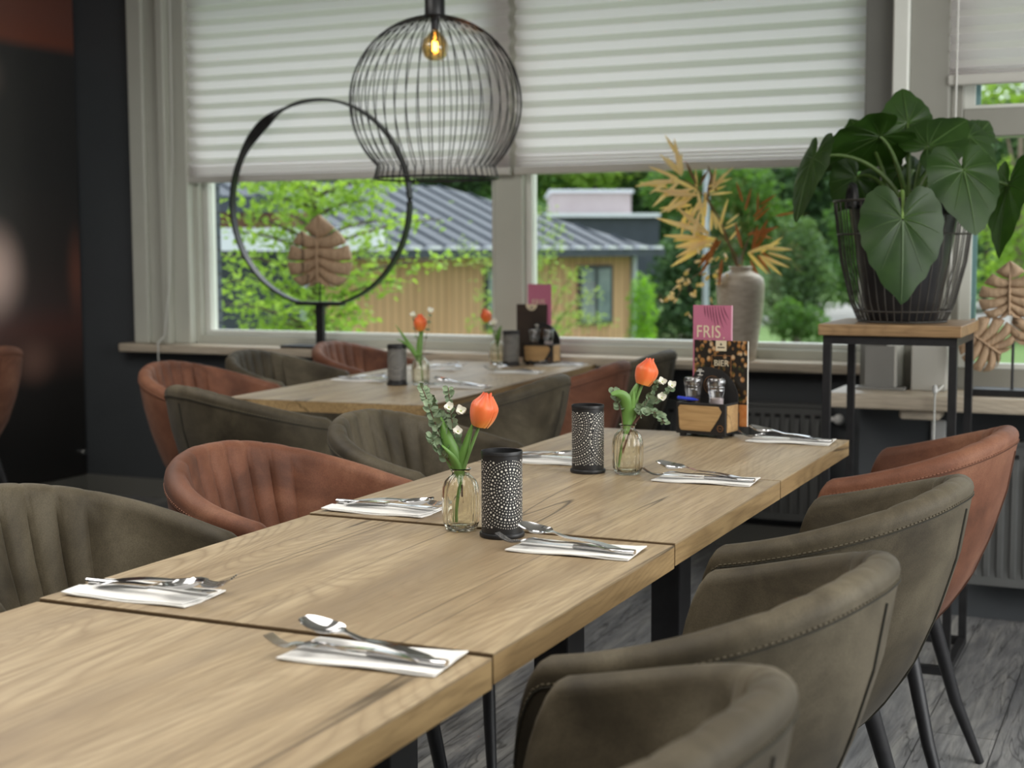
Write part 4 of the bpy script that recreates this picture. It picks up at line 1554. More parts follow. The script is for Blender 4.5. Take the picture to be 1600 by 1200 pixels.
# ------------------------------------------------------------------ sill vase with golden bamboo
VZ = Vector((-.885, 5.815, .78))
t = tag(MB().lathe([(.001, 0), (.058, 0), (.064, .006), (.070, .05), (.088, .17), (.0965, .26), (.098, .305), (.092, .335), (.072, .353), (.052, .362), (.046, .366), (.044, .372), (.050, .380), (.046, .384), (.038, .374), (.036, .34), (.001, .30)], 56,
        fn=lambda r, z, a: r*(1+.006*math.sin(z*420))).build('stoneware_vase', noisy('stoneware', (.46, .39, .31), (.64, .57, .48), 22, .3, .5, 200, .002, (1, 1, 3)), ang=50), 'tall grey-brown stoneware vase of gold leaves on the long sill', 'vase')
t.location = VZ
def spray(name, label, stems, seed, m_leaf, m_leaf2):
    rnd = random.Random(seed)
    t = thing('bamboo_spray', label, 'dried branch', (VZ.x, VZ.y, VZ.z+.30), YAW, 'golden dried sprays in the sill vase')
    kk = 6.0/FPX
    def L(px, py, d=0):
        return Vector(((px-1166)*kk, d, (430-py)*kk+.065))
    b = MB()
    mbs = {0: MB(), 1: MB()}
    for path, fans in stems:
        pts = [Vector((0, 0, -.15)), Vector((0, 0, .03))]+[L(*p) for p in path]
        P = []
        for i in range(len(pts)-1):
            P += [pts[i].lerp(pts[i+1], k/4) for k in range(4)]
        P.append(pts[-1])
        b.tube(P, [lerp(.0045, .002, i/(len(P)-1)) for i in range(len(P))], 6)
        for (px, py, d, a0, a1, n, ln, mi) in fans:
            c = L(px, py, d)
            for k in range(n):
                a = R(lerp(a0, a1, (k+.5)/n)+rnd.uniform(-8, 8))
                ln_ = ln*kk*rnd.uniform(.8, 1.1)
                dirv = Vector((math.cos(a), rnd.uniform(-.5, .35), math.sin(a))).normalized()
                sd = dirv.cross(Vector((rnd.uniform(-.3, .3), -1, rnd.uniform(-.2, .5)))).normalized()
                nn = sd.cross(dirv)
                st = c+dirv*(rnd.uniform(.08, .42)*ln_)+Vector((rnd.gauss(0, .022), rnd.gauss(0, .035), rnd.gauss(0, .022)))
                wv = ln_*.078
                def f_(u, v_):
                    q = v_*2-1
                    w_ = wv*math.sin(PI*min(1, u*.92+.06))**.7*(1-.4*u)
                    return st+dirv*(ln_*u)+sd*(w_*q)+nn*(-abs(q)*w_*.3-.15*ln_*u*u*.6)
                mbs[mi].grid(f_, 8, 4, .0006)
    b.build('branch', M['bronze'], t)
    if mbs[0].v:
        mbs[0].build('leaves', m_leaf, t, ang=70)
    if mbs[1].v:
        mbs[1].build('dark_leaves', m_leaf2, t, ang=70)
    return t
spray('a', 'tall golden bamboo spray arching left out of the sill vase',
      [([(1150, 395), (1132, 358), (1112, 318), (1095, 300), (1078, 290)],
        [(1080, 292, 0, 100, 235, 12, 50, 0), (1098, 317, -.02, 150, 285, 18, 48, 0), (1110, 312, .0, 15, 110, 4, 36, 0), (1080, 285, 0, 70, 110, 2, 30, 0)]),
       ([(1150, 395), (1135, 355), (1118, 325), (1112, 315)],
        [(1113, 315, .03, 55, 120, 5, 40, 1), (1118, 312, .02, 0, 50, 3, 38, 0)])], 1, M['gold_leaf'], M['bronze'])
spray('b', 'lower gold and copper spray fanning both ways above the sill vase',
      [([(1158, 405), (1145, 385), (1132, 375)],
        [(1130, 378, -.04, 130, 215, 16, 60, 0), (1128, 376, -.02, 60, 120, 5, 36, 0), (1130, 380, .0, 215, 260, 5, 50, 1), (1140, 370, -.03, 15, 60, 3, 30, 0)]),
       ([(1170, 400), (1178, 380), (1185, 365)],
        [(1183, 345, 0, 10, 110, 6, 34, 1), (1180, 372, .02, -10, 50, 5, 36, 1), (1176, 400, -.03, 40, 110, 4, 46, 1), (1178, 408, -.05, -60, 35, 7, 46, 0), (1175, 410, -.02, -75, -30, 5, 40, 1)])], 2, M['gold_leaf'], M['rust_leaf'])
# small hanging twig of gold petals
rnd = random.Random(5)
t = thing('gold_twig', 'thin twig of small gold petals drooping left of the sill vase', 'dried branch', (VZ.x, VZ.y, VZ.z+.30), YAW)
kk = 6.0/FPX
pts = [Vector((0, 0, .03)), Vector((-.02, -.03, .10))]+[Vector(((px-1166)*kk, -.08, (430-py)*kk+.065)) for px, py in ((1140, 412), (1110, 418), (1085, 435), (1068, 455), (1060, 480))]
P = bez(pts, 24)
MB().tube(P, .0012, 5).build('twig', M['bronze'], t)
for k in range(44):
    p = P[rnd.randint(7, 24)]+Vector((rnd.gauss(0, .03), rnd.gauss(0, .02), rnd.gauss(-.01, .04)))
    d = Vector((rnd.uniform(-1, 1), rnd.uniform(-1, 1), rnd.uniform(-1, 1))).normalized()
    s_ = d.orthogonal().normalized()
    nn = s_.cross(d)
    r_ = rnd.uniform(.009, .015)
    MB().grid(lambda u, v_: p+d*(r_*(u*2-1))+s_*(r_*.8*(v_*2-1)*math.sin(PI*(u*.9+.05))**.5)+nn*(r_*.3*(u-.5)**2), 4, 4, .0005).build('petal', M['gold_leaf'], t, ang=70)

# ------------------------------------------------------------------ plant stand
SX0, SX1, SY0, SY1 = -.205, .175, 4.265, 4.645
t = thing('plant_stand', 'tall black metal stand with an oak top under the big plant', 'stand', ((SX0+SX1)/2, (SY0+SY1)/2, 0))
cx, cy = (SX0+SX1)/2, (SY0+SY1)/2
hw, hd = (SX1-SX0)/2, (SY1-SY0)/2
MB().b2(-hw-.013, hw+.013, -hd-.013, hd+.013, .982, 1.015).build('oak_top', M['stand_oak'], t, smooth=False, bevel=.003)
for sx in (-1, 1):
    for sy in (-1, 1):
        MB().b2(sx*(hw-.011)-.0115, sx*(hw-.011)+.0115, sy*(hd-.011)-.0115, sy*(hd-.011)+.0115, 0, .957).build('leg', M['black_metal'], t, smooth=False, bevel=.001)
for nm, z0 in (('top_rail', .957), ('floor_rail', .001)):
    b = MB()
    for s_ in (-1, 1):
        b.b2(-hw, hw, s_*(hd-.011)-.0112, s_*(hd-.011)+.0112, z0, z0+.024)
        b.b2(s_*(hw-.011)-.0112, s_*(hw-.011)+.0112, -hd, hd, z0, z0+.024)
    b.build(nm, M['black_metal'], t, smooth=False)

# ------------------------------------------------------------------ basket, pot, plant
PX, PY, PZ = -.010, 4.45, 1.015
t = thing('wire_basket', 'grey wire basket around the plant pot on the stand', 'basket', (PX, PY, PZ))
b = MB()
def wr(z):
    return interp(z, [.004, .06, .18, .36], [.128, .152, .182, .205])
nW = 40
for k in range(nW):
    a = 2*PI*k/nW
    b.tube([(wr(z)*math.cos(a), wr(z)*math.sin(a), z) for z in (.004, .03, .06, .12, .18, .27, .36)], .0021, 6)
b.build('upright_wires', M['wire'], t)
for z, r_ in ((.36, .0042), (.262, .0026), (.035, .0026), (.004, .003)):
    MB().tube([(wr(z)*math.cos(2*PI*k/48), wr(z)*math.sin(2*PI*k/48), z) for k in range(48)], r_, 6, closed=True).build('hoop', M['wire'], t)
b = MB()
for k in range(6):
    a = PI*k/6
    b.tube([(.128*math.cos(a), .128*math.sin(a), .004), (-.128*math.cos(a), -.128*math.sin(a), .004)], .002, 5)
b.build('floor_wires', M['wire'], t)
t = thing('plant_pot', 'black plastic nursery pot inside the wire basket', 'pot', (PX, PY, PZ+.007))
MB().lathe([(.001, 0), (.100, 0), (.104, .005), (.160, .335), (.166, .338), (.166, .35), (.158, .352), (.154, .335), (.101, .012), (.001, .012)], 48, caps=False).build('pot', M['pot_black'], t)
MB().lathe([(.001, .29), (.09, .295), (.145, .29)], 32).build('soil', M['soil'], t)
for a, nm in ((-2.6, 0), (-.7, 1)):
    c_, s_ = math.cos(a), math.sin(a)
    b = MB()
    P = bez([(-.03, 0, .33), (-.032, .004, .42), (.032, .004, .42), (.03, 0, .33)], 10) if nm == 0 else bez([(-.03, 0, .31), (-.032, .004, .375), (.032, .004, .375), (.03, 0, .31)], 10)
    b.tube(P, .011, 8)
    b.xf(Matrix.Translation((.163*c_, .163*s_, 0)) @ Matrix.Rotation(a+PI/2, 4, 'Z'))
    b.build('pot_handle', M['pot_black'], t)
for a in (-.95,):
    MB().sphere((.150*math.cos(a)*1.03, .150*math.sin(a)*1.03, .28), .009, 10, 8).build('rivet', M['steel'], t)

plant = thing('elephant_ear_plant', 'large glossy green elephant-ear plant in the basket on the stand', 'plant', (PX, PY, PZ+.30))
PD = (Vector((PX, PY, PZ+.3))-CAM).dot(fw)
PO = Vector((PX, PY, PZ+.30))
OTL = [0, 8, 18, 32, 50, 72, 95, 118, 138, 154, 166, 176]
ORL = [1.0, .90, .79, .69, .62, .57, .545, .535, .51, .43, .27, .06]
def heart_leaf(A, T, nrm, width, wav=.05, cup=.12, mid_mat='aloc_vein', leaf='aloc', stalk='aloc_stem', via=None, curl=.1, seed=0):
    rnd = random.Random(seed)
    A, T = Vector(A), Vector(T)
    ax = T-A
    Ln = ax.length
    ax.normalize()
    n_ = Vector(nrm)
    n_ = (n_-ax*n_.dot(ax)).normalized()
    sd = ax.cross(n_)
    sc = (width/2)/(Ln*.60)
    ph = rnd.uniform(0, 6)
    def S(th_, q):
        r = interp(math.degrees(abs(th_)), OTL, ORL)*Ln*q
        x, y = r*math.cos(th_), r*math.sin(th_)*sc
        rip = 1+.022*math.sin(th_*17+ph)*q
        yy = y*rip
        rays = math.cos(th_*7.2)
        h = -cup*(yy*yy)/(width*.5)*1.2 - curl*(max(0, x)/Ln)**2*Ln + wav*width*.16*q*q*math.sin(th_*6+ph) + .018*width*q*rays*(1-.5*q) + .05*width*(abs(y)/(width*.5+1e-6))*(1-q*.5)
        return A+ax*(x*rip)+sd*yy+n_*h
    b = MB()
    nt, nq = 72, 10
    mx_ = R(176)
    b.grid(lambda u, v_: S(-mx_+2*mx_*u, .02+.98*v_), nt, nq)
    o = b.build('leaf', M[leaf], plant, ang=80)
    o.location = -PO
    v = MB()
    for th_d, rw in ((0, .0042), (26, .002), (-26, .002), (50, .0021), (-50, .0021), (80, .0022), (-80, .0022), (112, .0022), (-112, .0022), (146, .0024), (-146, .0024)):
        end = .96 if th_d == 0 else .88
        th0 = R(th_d)
        pts = [S(th0*(1-.10*(k/10) if th_d else 1), .03+end*k/10*.97)+n_*.0008 for k in range(11)]
        v.tube(pts, [rw*(1-.75*k/10) for k in range(11)], 5)
    vo = v.build('veins', M[mid_mat], o)
    root = Vector((PX+rnd.uniform(-.03, .03), PY+rnd.uniform(-.03, .03), PZ+.295))
    mids = via if via else [root.lerp(A, .5)+Vector((0, 0, .10))]
    P = bez([root]+[Vector(m_) for m_ in mids]+[A], 22)
    s_ = MB().tube(P, [lerp(.0085, .0042, k/22) for k in range(23)], 8).build('leaf_stalk', M[stalk], plant)
    s_.location = -PO
    return o
def pp(px, py, d=0):
    return at(px, py, PD+d)
TOC = -fw
def nv(r, u, c):
    return rt*r+up*u+TOC*c
LV = [
    # attach, tip, normal(right, up, to camera), width px
    ((1418, 192, .05), (1411, 135, .07), (0, .25, 1), 92, .06, {}),
    ((1375, 214, -.02), (1276, 262, .10), (.1, .9, -.35), 150, .10, {}),
    ((1271, 249, .0), (1236, 345, -.03), (-1.0, .25, .38), 95, .05, {'via': [pp(1392, 255), pp(1320, 228)]}),
    ((1338, 277, .06), (1308, 330, .08), (.1, .3, 1), 88, .05, {}),
    ((1350, 215, .08), (1328, 183, .14), (-.2, .6, .8), 70, .05, {}),
    ((1450, 229, -.03), (1513, 182, -.02), (.1, .75, .8), 112, .06, {}),
    ((1505, 266, -.19), (1530, 366, -.25), (.15, .42, 1), 125, .06, {'via': [pp(1440, 250, -.02), pp(1490, 235, -.06)]}),
    ((1513, 214, .08), (1560, 254, .07), (.3, .4, .9), 84, .04, {}),
    ((1575, 290, .03), (1553, 400, .0), (-1.0, .2, .30), 110, .04, {'via': [pp(1450, 270), pp(1530, 268)]}),
    ((1410, 342, -.25), (1411, 474, -.265), (0, .12, 1), 136, .03, {'via': [pp(1405, 292, -.05), pp(1414, 276, -.22)], 'stalk': 'aloc_young'}),
    ((1428, 268, .06), (1470, 300, .10), (.2, .5, .9), 70, .05, {}),
    ((1408, 262, .10), (1385, 300, .12), (0, .4, 1), 70, .05, {}),
    ((1530, 208, .14), (1548, 188, .18), (.2, .5, .9), 60, .05, {}),
]
for i, (a, tt, n_, wpx, wav, kw) in enumerate(LV):
    heart_leaf(pp(*a), pp(*tt), nv(*n_), wpx*PD/FPX, wav, seed=i, **kw)

# ------------------------------------------------------------------ things on the right-hand shelf
SH = .765
t = thing('leaf_ornament', 'carved wooden ornament of three split leaves on the right-hand shelf', 'ornament', (.27, 4.86, SH))
MB().b2(-.12, .14, -.05, .05, 0, .022).build('base_plate', M['black_metal'], t, smooth=False, bevel=.002)
MB().tube([(0, 0, .022), (0, 0, .20)], .0045, 8).build('rod', M['black_metal'], t)
for (x, z, ang, sz) in ((-.012, .245, -.02, .185), (-.025, .125, -.95, .18), (.030, .15, .80, .19)):
    o = monstera(MB(), sz, .018).xf(Matrix.Translation((x, -.002 if sz == .185 else .004, z)) @ Matrix.Rotation(ang, 4, 'Y')).build('carved_leaf', M['carved'], t, ang=50)
t = thing('sign_holder', 'grey upright sign holder on a flat foot behind the stand legs', 'sign', (-.155, 4.93, SH))
MB().b2(-.052, .044, -.004, .004, .008, .145).build('panel', M['grey_box'], t, smooth=False)
MB().b2(.044, .052, -.005, .005, .008, .145).build('edge_strip', M['pale_box'], t, smooth=False)
MB().rbox(-.075, .085, -.045, .045, 0, .009, .003).build('foot', M['grey_box'], t, smooth=False)
tag(MB().rbox(-.055, .06, 4.915, 4.985, SH, SH+.15, .006).build('pale_box', M['pale_box']), 'pale grey block standing on the shelf right of the sign holder', 'box')

# ------------------------------------------------------------------ pendant lamp
PC = Vector((-1.745, 4.78, 1.768))
t = thing('pendant_lamp', 'black wire globe pendant lamp with a lit amber bulb before the blinds', 'lamp', PC)
RG = .313
b = MB()
nW = 44
zb = -.298
for k in range(nW):
    a = 2*PI*k/nW
    pts = []
    for i in range(25):
        th_ = lerp(R(8), math.acos(zb/RG) if abs(zb/RG) < 1 else PI, i/24)
        r_ = RG*math.sin(th_); z = RG*math.cos(th_)
        pts.append((r_*math.cos(a), r_*math.sin(a), z))
    # the cage keeps a wide mouth: cut it off at 72 % of the radius
    q = [(x, y, z) for x, y, z in pts if z > -.248]
    r_e = .228
    q.append((r_e*math.cos(a), r_e*math.sin(a), -.272))
    b.tube(q, .0020, 5)
b.build('cage_wires', M['black_metal'], t)
for r_, z, rw in ((.228, -.272, .0042), (RG*math.sin(R(8)), RG*math.cos(R(8)), .004)):
    MB().tube([(r_*math.cos(2*PI*k/60), r_*math.sin(2*PI*k/60), z) for k in range(60)], rw, 6, closed=True).build('hoop', M['black_metal'], t)
MB().lathe([(.001, .300), (.036, .300), (.037, .306), (.037, .420), (.030, .43), (.001, .43)], 28).build('lamp_cap', M['cap_dark'], t)
MB().tube([(0, 0, .43), (0, 0, CZ-PC.z)], .004, 8).build('cord', M['cap_dark'], t)
MB().lathe([(.001, .262), (.014, .262), (.015, .300), (.001, .301)], 16).build('socket', M['cap_dark'], t)
bu = MB().lathe([(.012, .268), (.013, .258), (.022, .248), (.040, .228), (.048, .205), (.0475, .190), (.040, .168), (.024, .155), (.001, .151)], 32, caps=False).build('bulb', M['bulb_glass'], t)
b = MB()
P = [(.008*math.cos(k*.9), .008*math.sin(k*.9), .186+.034*k/40) for k in range(41)]
b.tube(P, .0028, 6)
b.build('filament', M['bulb_glow'], bu)

# ------------------------------------------------------------------ outside
GZ = -1.1
struct(MB().b2(-60, 60, 6.12, 90, GZ-.3, GZ).build('ground', M['grass'], smooth=False))
p0 = at(1300, 485, 50)
b = MB()
L = [Vector((at(px, 485, d).x, at(px, 485, d).y, GZ+.01)) for px, d in ((1170, 44), (1330, 44), (1700, 44), (1750, 62), (1380, 62), (1230, 62))]
b.add(L, [tuple(range(6))])
b.v = b.v+[(p[0], p[1], GZ-.05) for p in b.v]
b.f += [(11, 10, 9, 8, 7, 6)]+[(i, i+6, (i+1) % 6+6, (i+1) % 6) for i in range(6)]
struct(b.build('path', M['paving'], smooth=False))
# wooded rise closing the view
b = MB()
def hill(u, v_):
    a = lerp(-.95, .75, u)
    d = 78+16*v_
    x, y = CAM.x+math.sin(a-YAW*.0)*d, CAM.y+math.cos(a)*d
    return Vector((x, y, GZ+13*math.sin(PI/2*v_)+1.5*math.sin(u*23)*v_+.8*math.sin(u*61)*v_))
b.grid(hill, 60, 8)
hm = noisy('wooded_rise_green', (.02, .05, .015), (.09, .17, .035), 1.2, .9)
struct(b.build('hill', hm))
# the pier of our own facade
struct(MB().b2(-3.90, -3.715, YW+.262, YW+.34, GZ, 2.9).build('wall_outside_pier', M['brick'], smooth=False))

def lat(px, depth):
    p = at(px, 382, depth)
    return Vector((p.x, p.y, 0))
# timber house
hc = lat(986, 28)
ry = Vector((rt.x, rt.y, 0)).normalized(); fy = Vector((fw.x, fw.y, 0)).normalized()
ang = R(42)
wd = (-ry*math.cos(ang)-fy*math.sin(ang))      # along the wall to the left, towards us
inn = (-ry*math.sin(ang)+fy*math.cos(ang))     # into the house
house = thing('timber_house', 'low timber-clad house with dark seamed metal roof outside', 'house', (hc.x, hc.y, GZ), math.atan2(wd.y, wd.x))
# local frame: x along wall (to the left), y = -inward (Z x X)
sg = 1 if Vector((-wd.y, wd.x, 0)).dot(inn) > 0 else -1
EZ = 1.22-GZ
LW, DW = 13.0, 6.0
def hb(b, x0, x1, y0, y1, z0, z1):
    ya, yb_ = sorted((sg*y0, sg*y1))
    return b.b2(x0, x1, ya, yb_, z0, z1)
hb(MB(), 0, LW, 0, DW, 0, EZ).build('timber_wall', M['clad'], house, smooth=False)
b = MB()
rz1 = EZ+1.25
pts = [(-.35, -.45, EZ), (LW+.4, -.45, EZ), (LW+.4, DW+.45, EZ), (-.35, DW+.45, EZ), (2.2, DW/2, rz1), (LW-2.2, DW/2, rz1)]
pts = [(x, sg*y, z) for x, y, z in pts]
b.add(pts, [(0, 1, 5, 4), (1, 2, 5), (2, 3, 4, 5), (3, 0, 4), (0, 3, 2, 1)])
rf = b.build('metal_roof', M['roof'], house, smooth=False)
b = MB()
x = -.2
while x < LW:
    # standing seams up the front slope
    y_top = DW/2
    t_ = 1.0
    if x < 2.2:
        t_ = max(0, (x+.35)/2.55)
    if x > LW-2.2:
        t_ = max(0, (LW+.4-x)/2.6)
    z1 = lerp(EZ, rz1, t_); y1 = lerp(-.45, y_top, t_)
    if t_ > .05:
        b.tube([(x, sg*-.45, EZ+.02), (x, sg*y1, z1+.02)], .022, 4)
    x += .42
b.build('roof_seams', M['dark_fascia'], rf, smooth=False)
b = MB(); hb(b, -.4, LW+.4, -.52, -.42, EZ-.12, EZ+.02); b.build('gutter', M['dark_fascia'], house, smooth=False)
b = MB()
x = -.2
while x < LW:
    hb(b, x-.11, x+.11, -.55, -.40, EZ+.02, EZ+.07)
    x += .42
b.build('snow_guards', M['fascia'], house, smooth=False)
for x0, x1 in ((.55, 1.45), (3.05, 3.75)):
    z0, z1 = GZ*-1+1.236-1.42, GZ*-1+1.236-.30
    b = MB(); hb(b, x0, x1, -.05, .02, z0, z1)
    o = b.build('window', M['house_frame'], house, smooth=False)
    b = MB()
    xm = (x0+x1)/2
    hb(b, x0+.07, xm-.04, -.06, -.052, z0+.07, z1-.07); hb(b, xm+.04, x1-.07, -.06, -.052, z0+.07, z1-.07)
    b.build('window_panes', noisy('house_window_glass', (.10, .13, .14), (.28, .33, .32), 2.0, .15), o, smooth=False)
b = MB(); hb(b, -.06, .03, -.10, -.01, 0, EZ-.1); b.build('downpipe', M['pole'], house, smooth=False)

def boxat(px0, px1, py0, py1, depth, thick, mt, name, parent, base=None):
    a, c = at(px0, py0, depth), at(px1, py1, depth)
    b = MB()
    p = [at(px0, py1, depth), at(px1, py1, depth), at(px1, py0, depth), at(px0, py0, depth)]
    o = Vector(parent.location)
    vs = [q-o for q in p]+[q+fy*thick-o for q in p]
    b.add(vs, [(0, 1, 2, 3), (7, 6, 5, 4), (0, 4, 5, 1), (1, 5, 6, 2), (2, 6, 7, 3), (3, 7, 4, 0)])
    return b.build(name, mt, parent, smooth=False)
q = lat(930, 42)
t = thing('flat_roofed_building', 'flat-roofed building with pinkish upper storey behind the timber house', 'building', (q.x, q.y, GZ))
boxat(862, 986, 300, 336, 42, 5, M['render_pink'], 'upper_storey', t)
boxat(858, 990, 296, 301, 41.9, 5.2, M['fascia'], 'roof_edge', t)
boxat(780, 1032, 333, 339, 41, 7, M['fascia'], 'lower_roof_edge', t)
boxat(790, 1030, 339, 580, 41.2, 7, M['dark_fascia'], 'lower_wall', t)
q = lat(460, 18)
t = thing('carport', 'dark-roofed carport with a pale beam behind the bright maple', 'building', (q.x, q.y, GZ))
boxat(300, 596, 356, 392, 17, .4, M['fascia'], 'beam', t)
boxat(280, 430, 306, 332, 17.4, 1.5, M['dark_fascia'], 'roof_edge', t)
boxat(290, 480, 332, 356, 17.6, 1, M['brick_house'], 'soffit', t)
boxat(300, 500, 392, 680, 18.6, .3, M['dark_fascia'], 'back_wall', t)
boxat(470, 482, 392, 680, 17, .2, M['pole'], 'post', t)
# lamp pole
pb = lat(1103, 30)
t = tag(MB().tube([(0, 0, 0), (0, 0, 6.5)], [.07, .05], 12).build('lamp_pole', M['pole']), 'tall pale metal pole outside between the gold leaves', 'pole')
t.location = (pb.x, pb.y, GZ)

def leaves(b, n, sampler, size, rnd, up_bias=.4):
    for _ in range(n):
        p = sampler(rnd)
        d = Vector((rnd.gauss(0, 1), rnd.gauss(0, 1), rnd.gauss(0, .6))).normalized()
        s_ = d.cross(Vector((rnd.gauss(0, .6), rnd.gauss(0, .6), 1))).normalized()
        z = size*rnd.uniform(.6, 1.3)
        nn = s_.cross(d)
        b.add([p-d*z*.5, p+s_*z*.36+nn*z*.1, p+d*z*.5, p-s_*z*.36+nn*z*.1], [(0, 1, 2), (0, 2, 3)])
def tree(label, px, depth, crowns, mt, n, size, seed, trunk='trunk', group='trees beyond the lawn', name='tree', tr=.12):
    """crowns: list of (px, py, rx px, ry px, depth offset)"""
    rnd = random.Random(seed)
    q = lat(px, depth)
    base = Vector((q.x, q.y, GZ))
    t = thing(name, label, 'tree' if name != 'bush' else 'bush', base, 0, group)
    k = depth/FPX
    cs = [(at(c[0], c[1], depth+c[4])-base, c[2]*k, c[3]*k) for c in crowns]
    tot = sum(c[1]*c[2] for c in cs)
    b = MB()
    for c, rx, rz in cs:
        def smp(r_):
            while True:
                v = Vector((r_.uniform(-1, 1), r_.uniform(-1, 1), r_.uniform(-1, 1)))
                if .25 < v.length < 1:
                    break
            v *= 1+.12*math.sin(v.x*9+seed)*math.sin(v.z*8)
            v = ry*(v.x*rx)+fy*(v.y*min(rx, rz)*.8)+Vector((0, 0, v.z*rz))
            return c+v
        leaves(b, int(n*c_share(rx, rz, tot)), smp, size, rnd)
    b.build('foliage', M[mt], t, smooth=False)
    top = max(c[0].z for c in cs)
    b = MB()
    mid = cs[0][0]
    b.tube([(0, 0, 0), (tr*.3, 0, top*.5), (mid.x*.6, mid.y*.6, top)], [tr, tr*.8, tr*.3], 8)
    for c, rx, rz in cs[1:]:
        b.tube([(tr*.2, 0, min(top, c.z)*.6), tuple(c)], [tr*.4, tr*.15], 6)
    b.build('trunk', M[trunk], t)
    return t
def c_share(rx, rz, tot):
    return rx*rz/tot
# bright maple close to the window: tiers of small leaves
rnd = random.Random(21)
MD = 10.5
q = lat(492, MD)
mb_ = Vector((q.x, q.y, GZ))
t = thing('maple_tree', 'small bright green tree outside behind the ring sculpture', 'tree', mb_)
b, br = MB(), MB()
tiers = [(492, 285, 400, 285, 900), (495, 290, 625, 282, 900), (492, 310, 405, 318, 500), (495, 330, 480, 300, 600), (495, 320, 590, 318, 600), (492, 350, 440, 335, 350),
         (492, 365, 355, 335, 230), (492, 385, 362, 362, 350), (492, 372, 440, 378, 350), (495, 360, 620, 345, 330), (495, 375, 690, 342, 260), (492, 420, 345, 400, 480), (495, 415, 600, 385, 420), (495, 430, 712, 405, 430),
         (492, 450, 350, 440, 480), (492, 460, 420, 455, 480), (495, 470, 620, 440, 480), (492, 500, 352, 475, 450), (492, 505, 400, 510, 520), (495, 500, 560, 490, 560), (495, 510, 540, 520, 450), (492, 470, 480, 470, 450), (492, 420, 470, 425, 350), (495, 440, 560, 430, 350)]
for (x0, y0, x1, y1, n) in tiers:
    dz = rnd.uniform(-.7, .5)
    p0 = at(x0, y0+18, MD)-mb_
    p1 = at(x1, y1, MD+dz)-mb_
    P = bez([p0, p0.lerp(p1, .5)+Vector((0, 0, .10)), p1], 10)
    br.tube(P, [lerp(.016, .004, i/10) for i in range(11)], 5)
    def smp(r_):
        u = r_.random()**.75
        p = P[min(int(u*10), 9)].lerp(P[min(int(u*10)+1, 10)], u*10-int(u*10))
        return p+Vector((r_.gauss(0, .075), r_.gauss(0, .12), r_.gauss(-.01, .045)))
    leaves(b, int(n*.34), smp, .056, rnd)
b.build('foliage', M['maple'], t, smooth=False)
br.tube([(0, 0, 0), (.01, 0, 1.0), (-.005, 0, 2.4), (0, 0, 3.4)], [.05, .042, .03, .012], 8)
br.build('trunk', M['trunk'], t)
# feathery shrub before the timber house
rnd = random.Random(31)
FD = 13.0
q = lat(845, FD)
fb = Vector((q.x, q.y, GZ))
t = thing('feathery_shrub', 'thin feathery light green shrub outside in front of the timber house', 'bush', fb)
b, br = MB(), MB()
for (x1, y1) in ((720, 375), (760, 395), (790, 345), (815, 330), (850, 320), (875, 345), (905, 420), (930, 455), (745, 455), (780, 480), (860, 440), (840, 400), (900, 490), (770, 520), (880, 520), (735, 500), (945, 500), (820, 440)):
    p0 = at(840, 560, FD)-fb
    p1 = at(x1, y1, FD+rnd.uniform(-.4, .4))-fb
    P = bez([p0, p0.lerp(p1, .6)+Vector((0, 0, .25)), p1], 12)
    br.tube(P, [lerp(.007, .002, i/12) for i in range(13)], 4)
    def smp(r_):
        u = r_.uniform(.5, 1)
        p = P[min(int(u*12), 11)].lerp(P[min(int(u*12)+1, 12)], u*12-int(u*12))
        return p+Vector((r_.gauss(0, .06), r_.gauss(0, .06), r_.gauss(-.02, .035)))
    leaves(b, 110, smp, .035, rnd)
b.build('foliage', M['feather'], t, smooth=False)
br.tube([(0, 0, 0), tuple(at(840, 560, FD)-fb)], [.05, .02], 6)
br.build('stems', M['tree_mid'], t)
tree('rounded lime-green bush at the right corner of the timber house', 1005, 26.5, [(1004, 480, 24, 55, 0), (1002, 540, 28, 40, 0)], 'tree_lime', 1800, .07, 41, name='bush', tr=.05)
tree('dark green tree outside behind the pale metal pole', 1075, 33, [(1075, 440, 62, 80, 0), (1060, 520, 60, 50, -.5), (1110, 380, 50, 60, 1)], 'tree_dark', 3800, .17, 42)
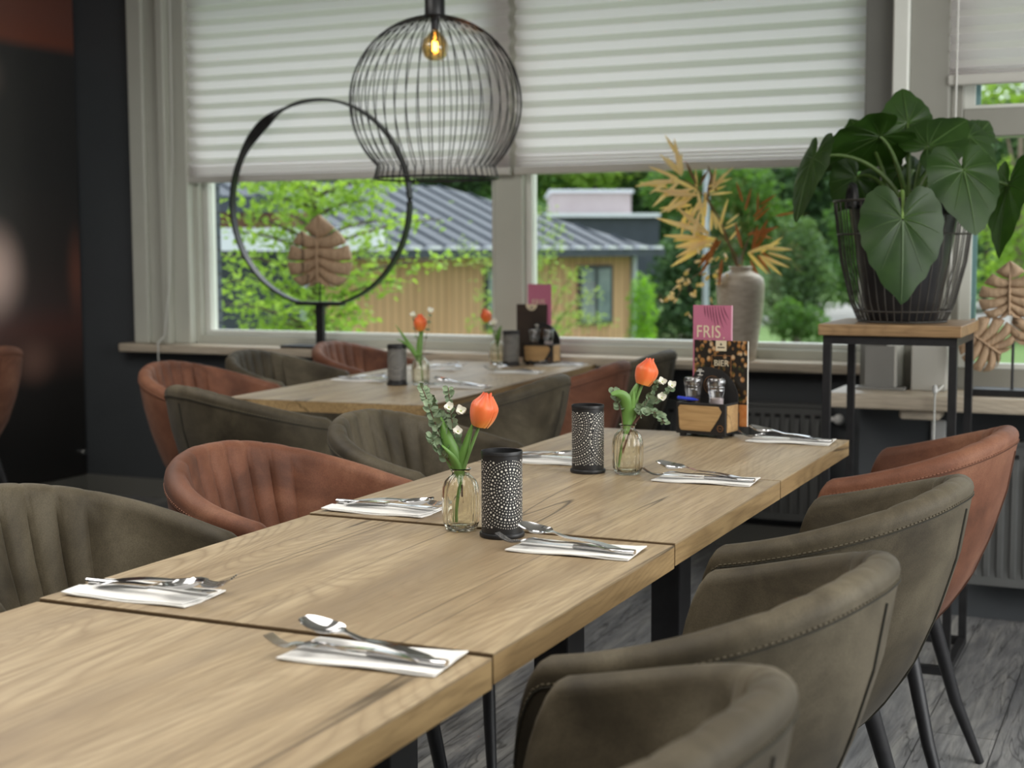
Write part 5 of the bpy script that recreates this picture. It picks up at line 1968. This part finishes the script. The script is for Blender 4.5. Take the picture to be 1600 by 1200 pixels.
tree('broad mid-green tree outside behind the gold leaves', 1150, 46, [(1130, 300, 90, 60, 0), (1180, 360, 80, 60, 1), (1060, 300, 60, 50, 0)], 'tree_mid', 3600, .26, 43)
tree('dark tree outside under the right end of the middle blind', 1250, 50, [(1240, 290, 80, 60, 0), (1300, 330, 70, 80, 0)], 'tree_dark', 3200, .28, 44)
tree('soft pine outside between the stoneware vase and the plant', 1245, 34, [(1245, 400, 46, 70, 0), (1230, 470, 50, 50, 0), (1275, 450, 36, 45, 0)], 'tree_pine', 3200, .15, 45)
tree('low shrub on the lawn edge right of the stoneware vase', 1225, 31, [(1232, 500, 34, 34, 0), (1270, 510, 30, 30, 0)], 'tree_mid', 1500, .11, 46, name='bush', tr=.05)
tree('green tree outside behind the plant basket', 1380, 44, [(1360, 350, 70, 80, 0), (1420, 420, 70, 70, 0), (1330, 440, 40, 40, 0)], 'tree_mid', 3200, .25, 47)
tree('bright tree outside at the right edge behind the carved leaves', 1590, 36, [(1590, 330, 70, 90, 0), (1640, 420, 80, 80, 0), (1560, 430, 40, 40, 1), (1560, 150, 100, 60, 0)], 'maple', 4200, .17, 48, trunk='trunk_pink')
tree('dark tree outside right of the plant', 1540, 52, [(1530, 250, 80, 90, 0), (1620, 230, 80, 90, 0), (1500, 420, 60, 90, 0), (1570, 150, 80, 50, 0)], 'tree_dark', 3600, .28, 49)
for i, (px, py, rx, ry_, mt, lab) in enumerate(((360, 270, 110, 70, 'tree_dark', 'dark tree above the carport behind the left blind edge'), (560, 262, 120, 60, 'tree_mid', 'green tree above the metal roof behind the maple'), (700, 265, 110, 52, 'tree_dark', 'dark tree above the metal roof below the pendant lamp'),
                                                (810, 262, 100, 55, 'tree_mid', 'green tree above the roof ridge near the window bar'), (930, 262, 100, 60, 'maple', 'light green tree above the pinkish upper storey'), (1020, 300, 60, 80, 'tree_dark', 'dark tree right of the pinkish upper storey'))):
    tree(lab, px, 58, [(px, py, rx, ry_, 0), (px-30, py+25, rx*.7, ry_*.7, 1)], mt, 2600, .33, 60+i)
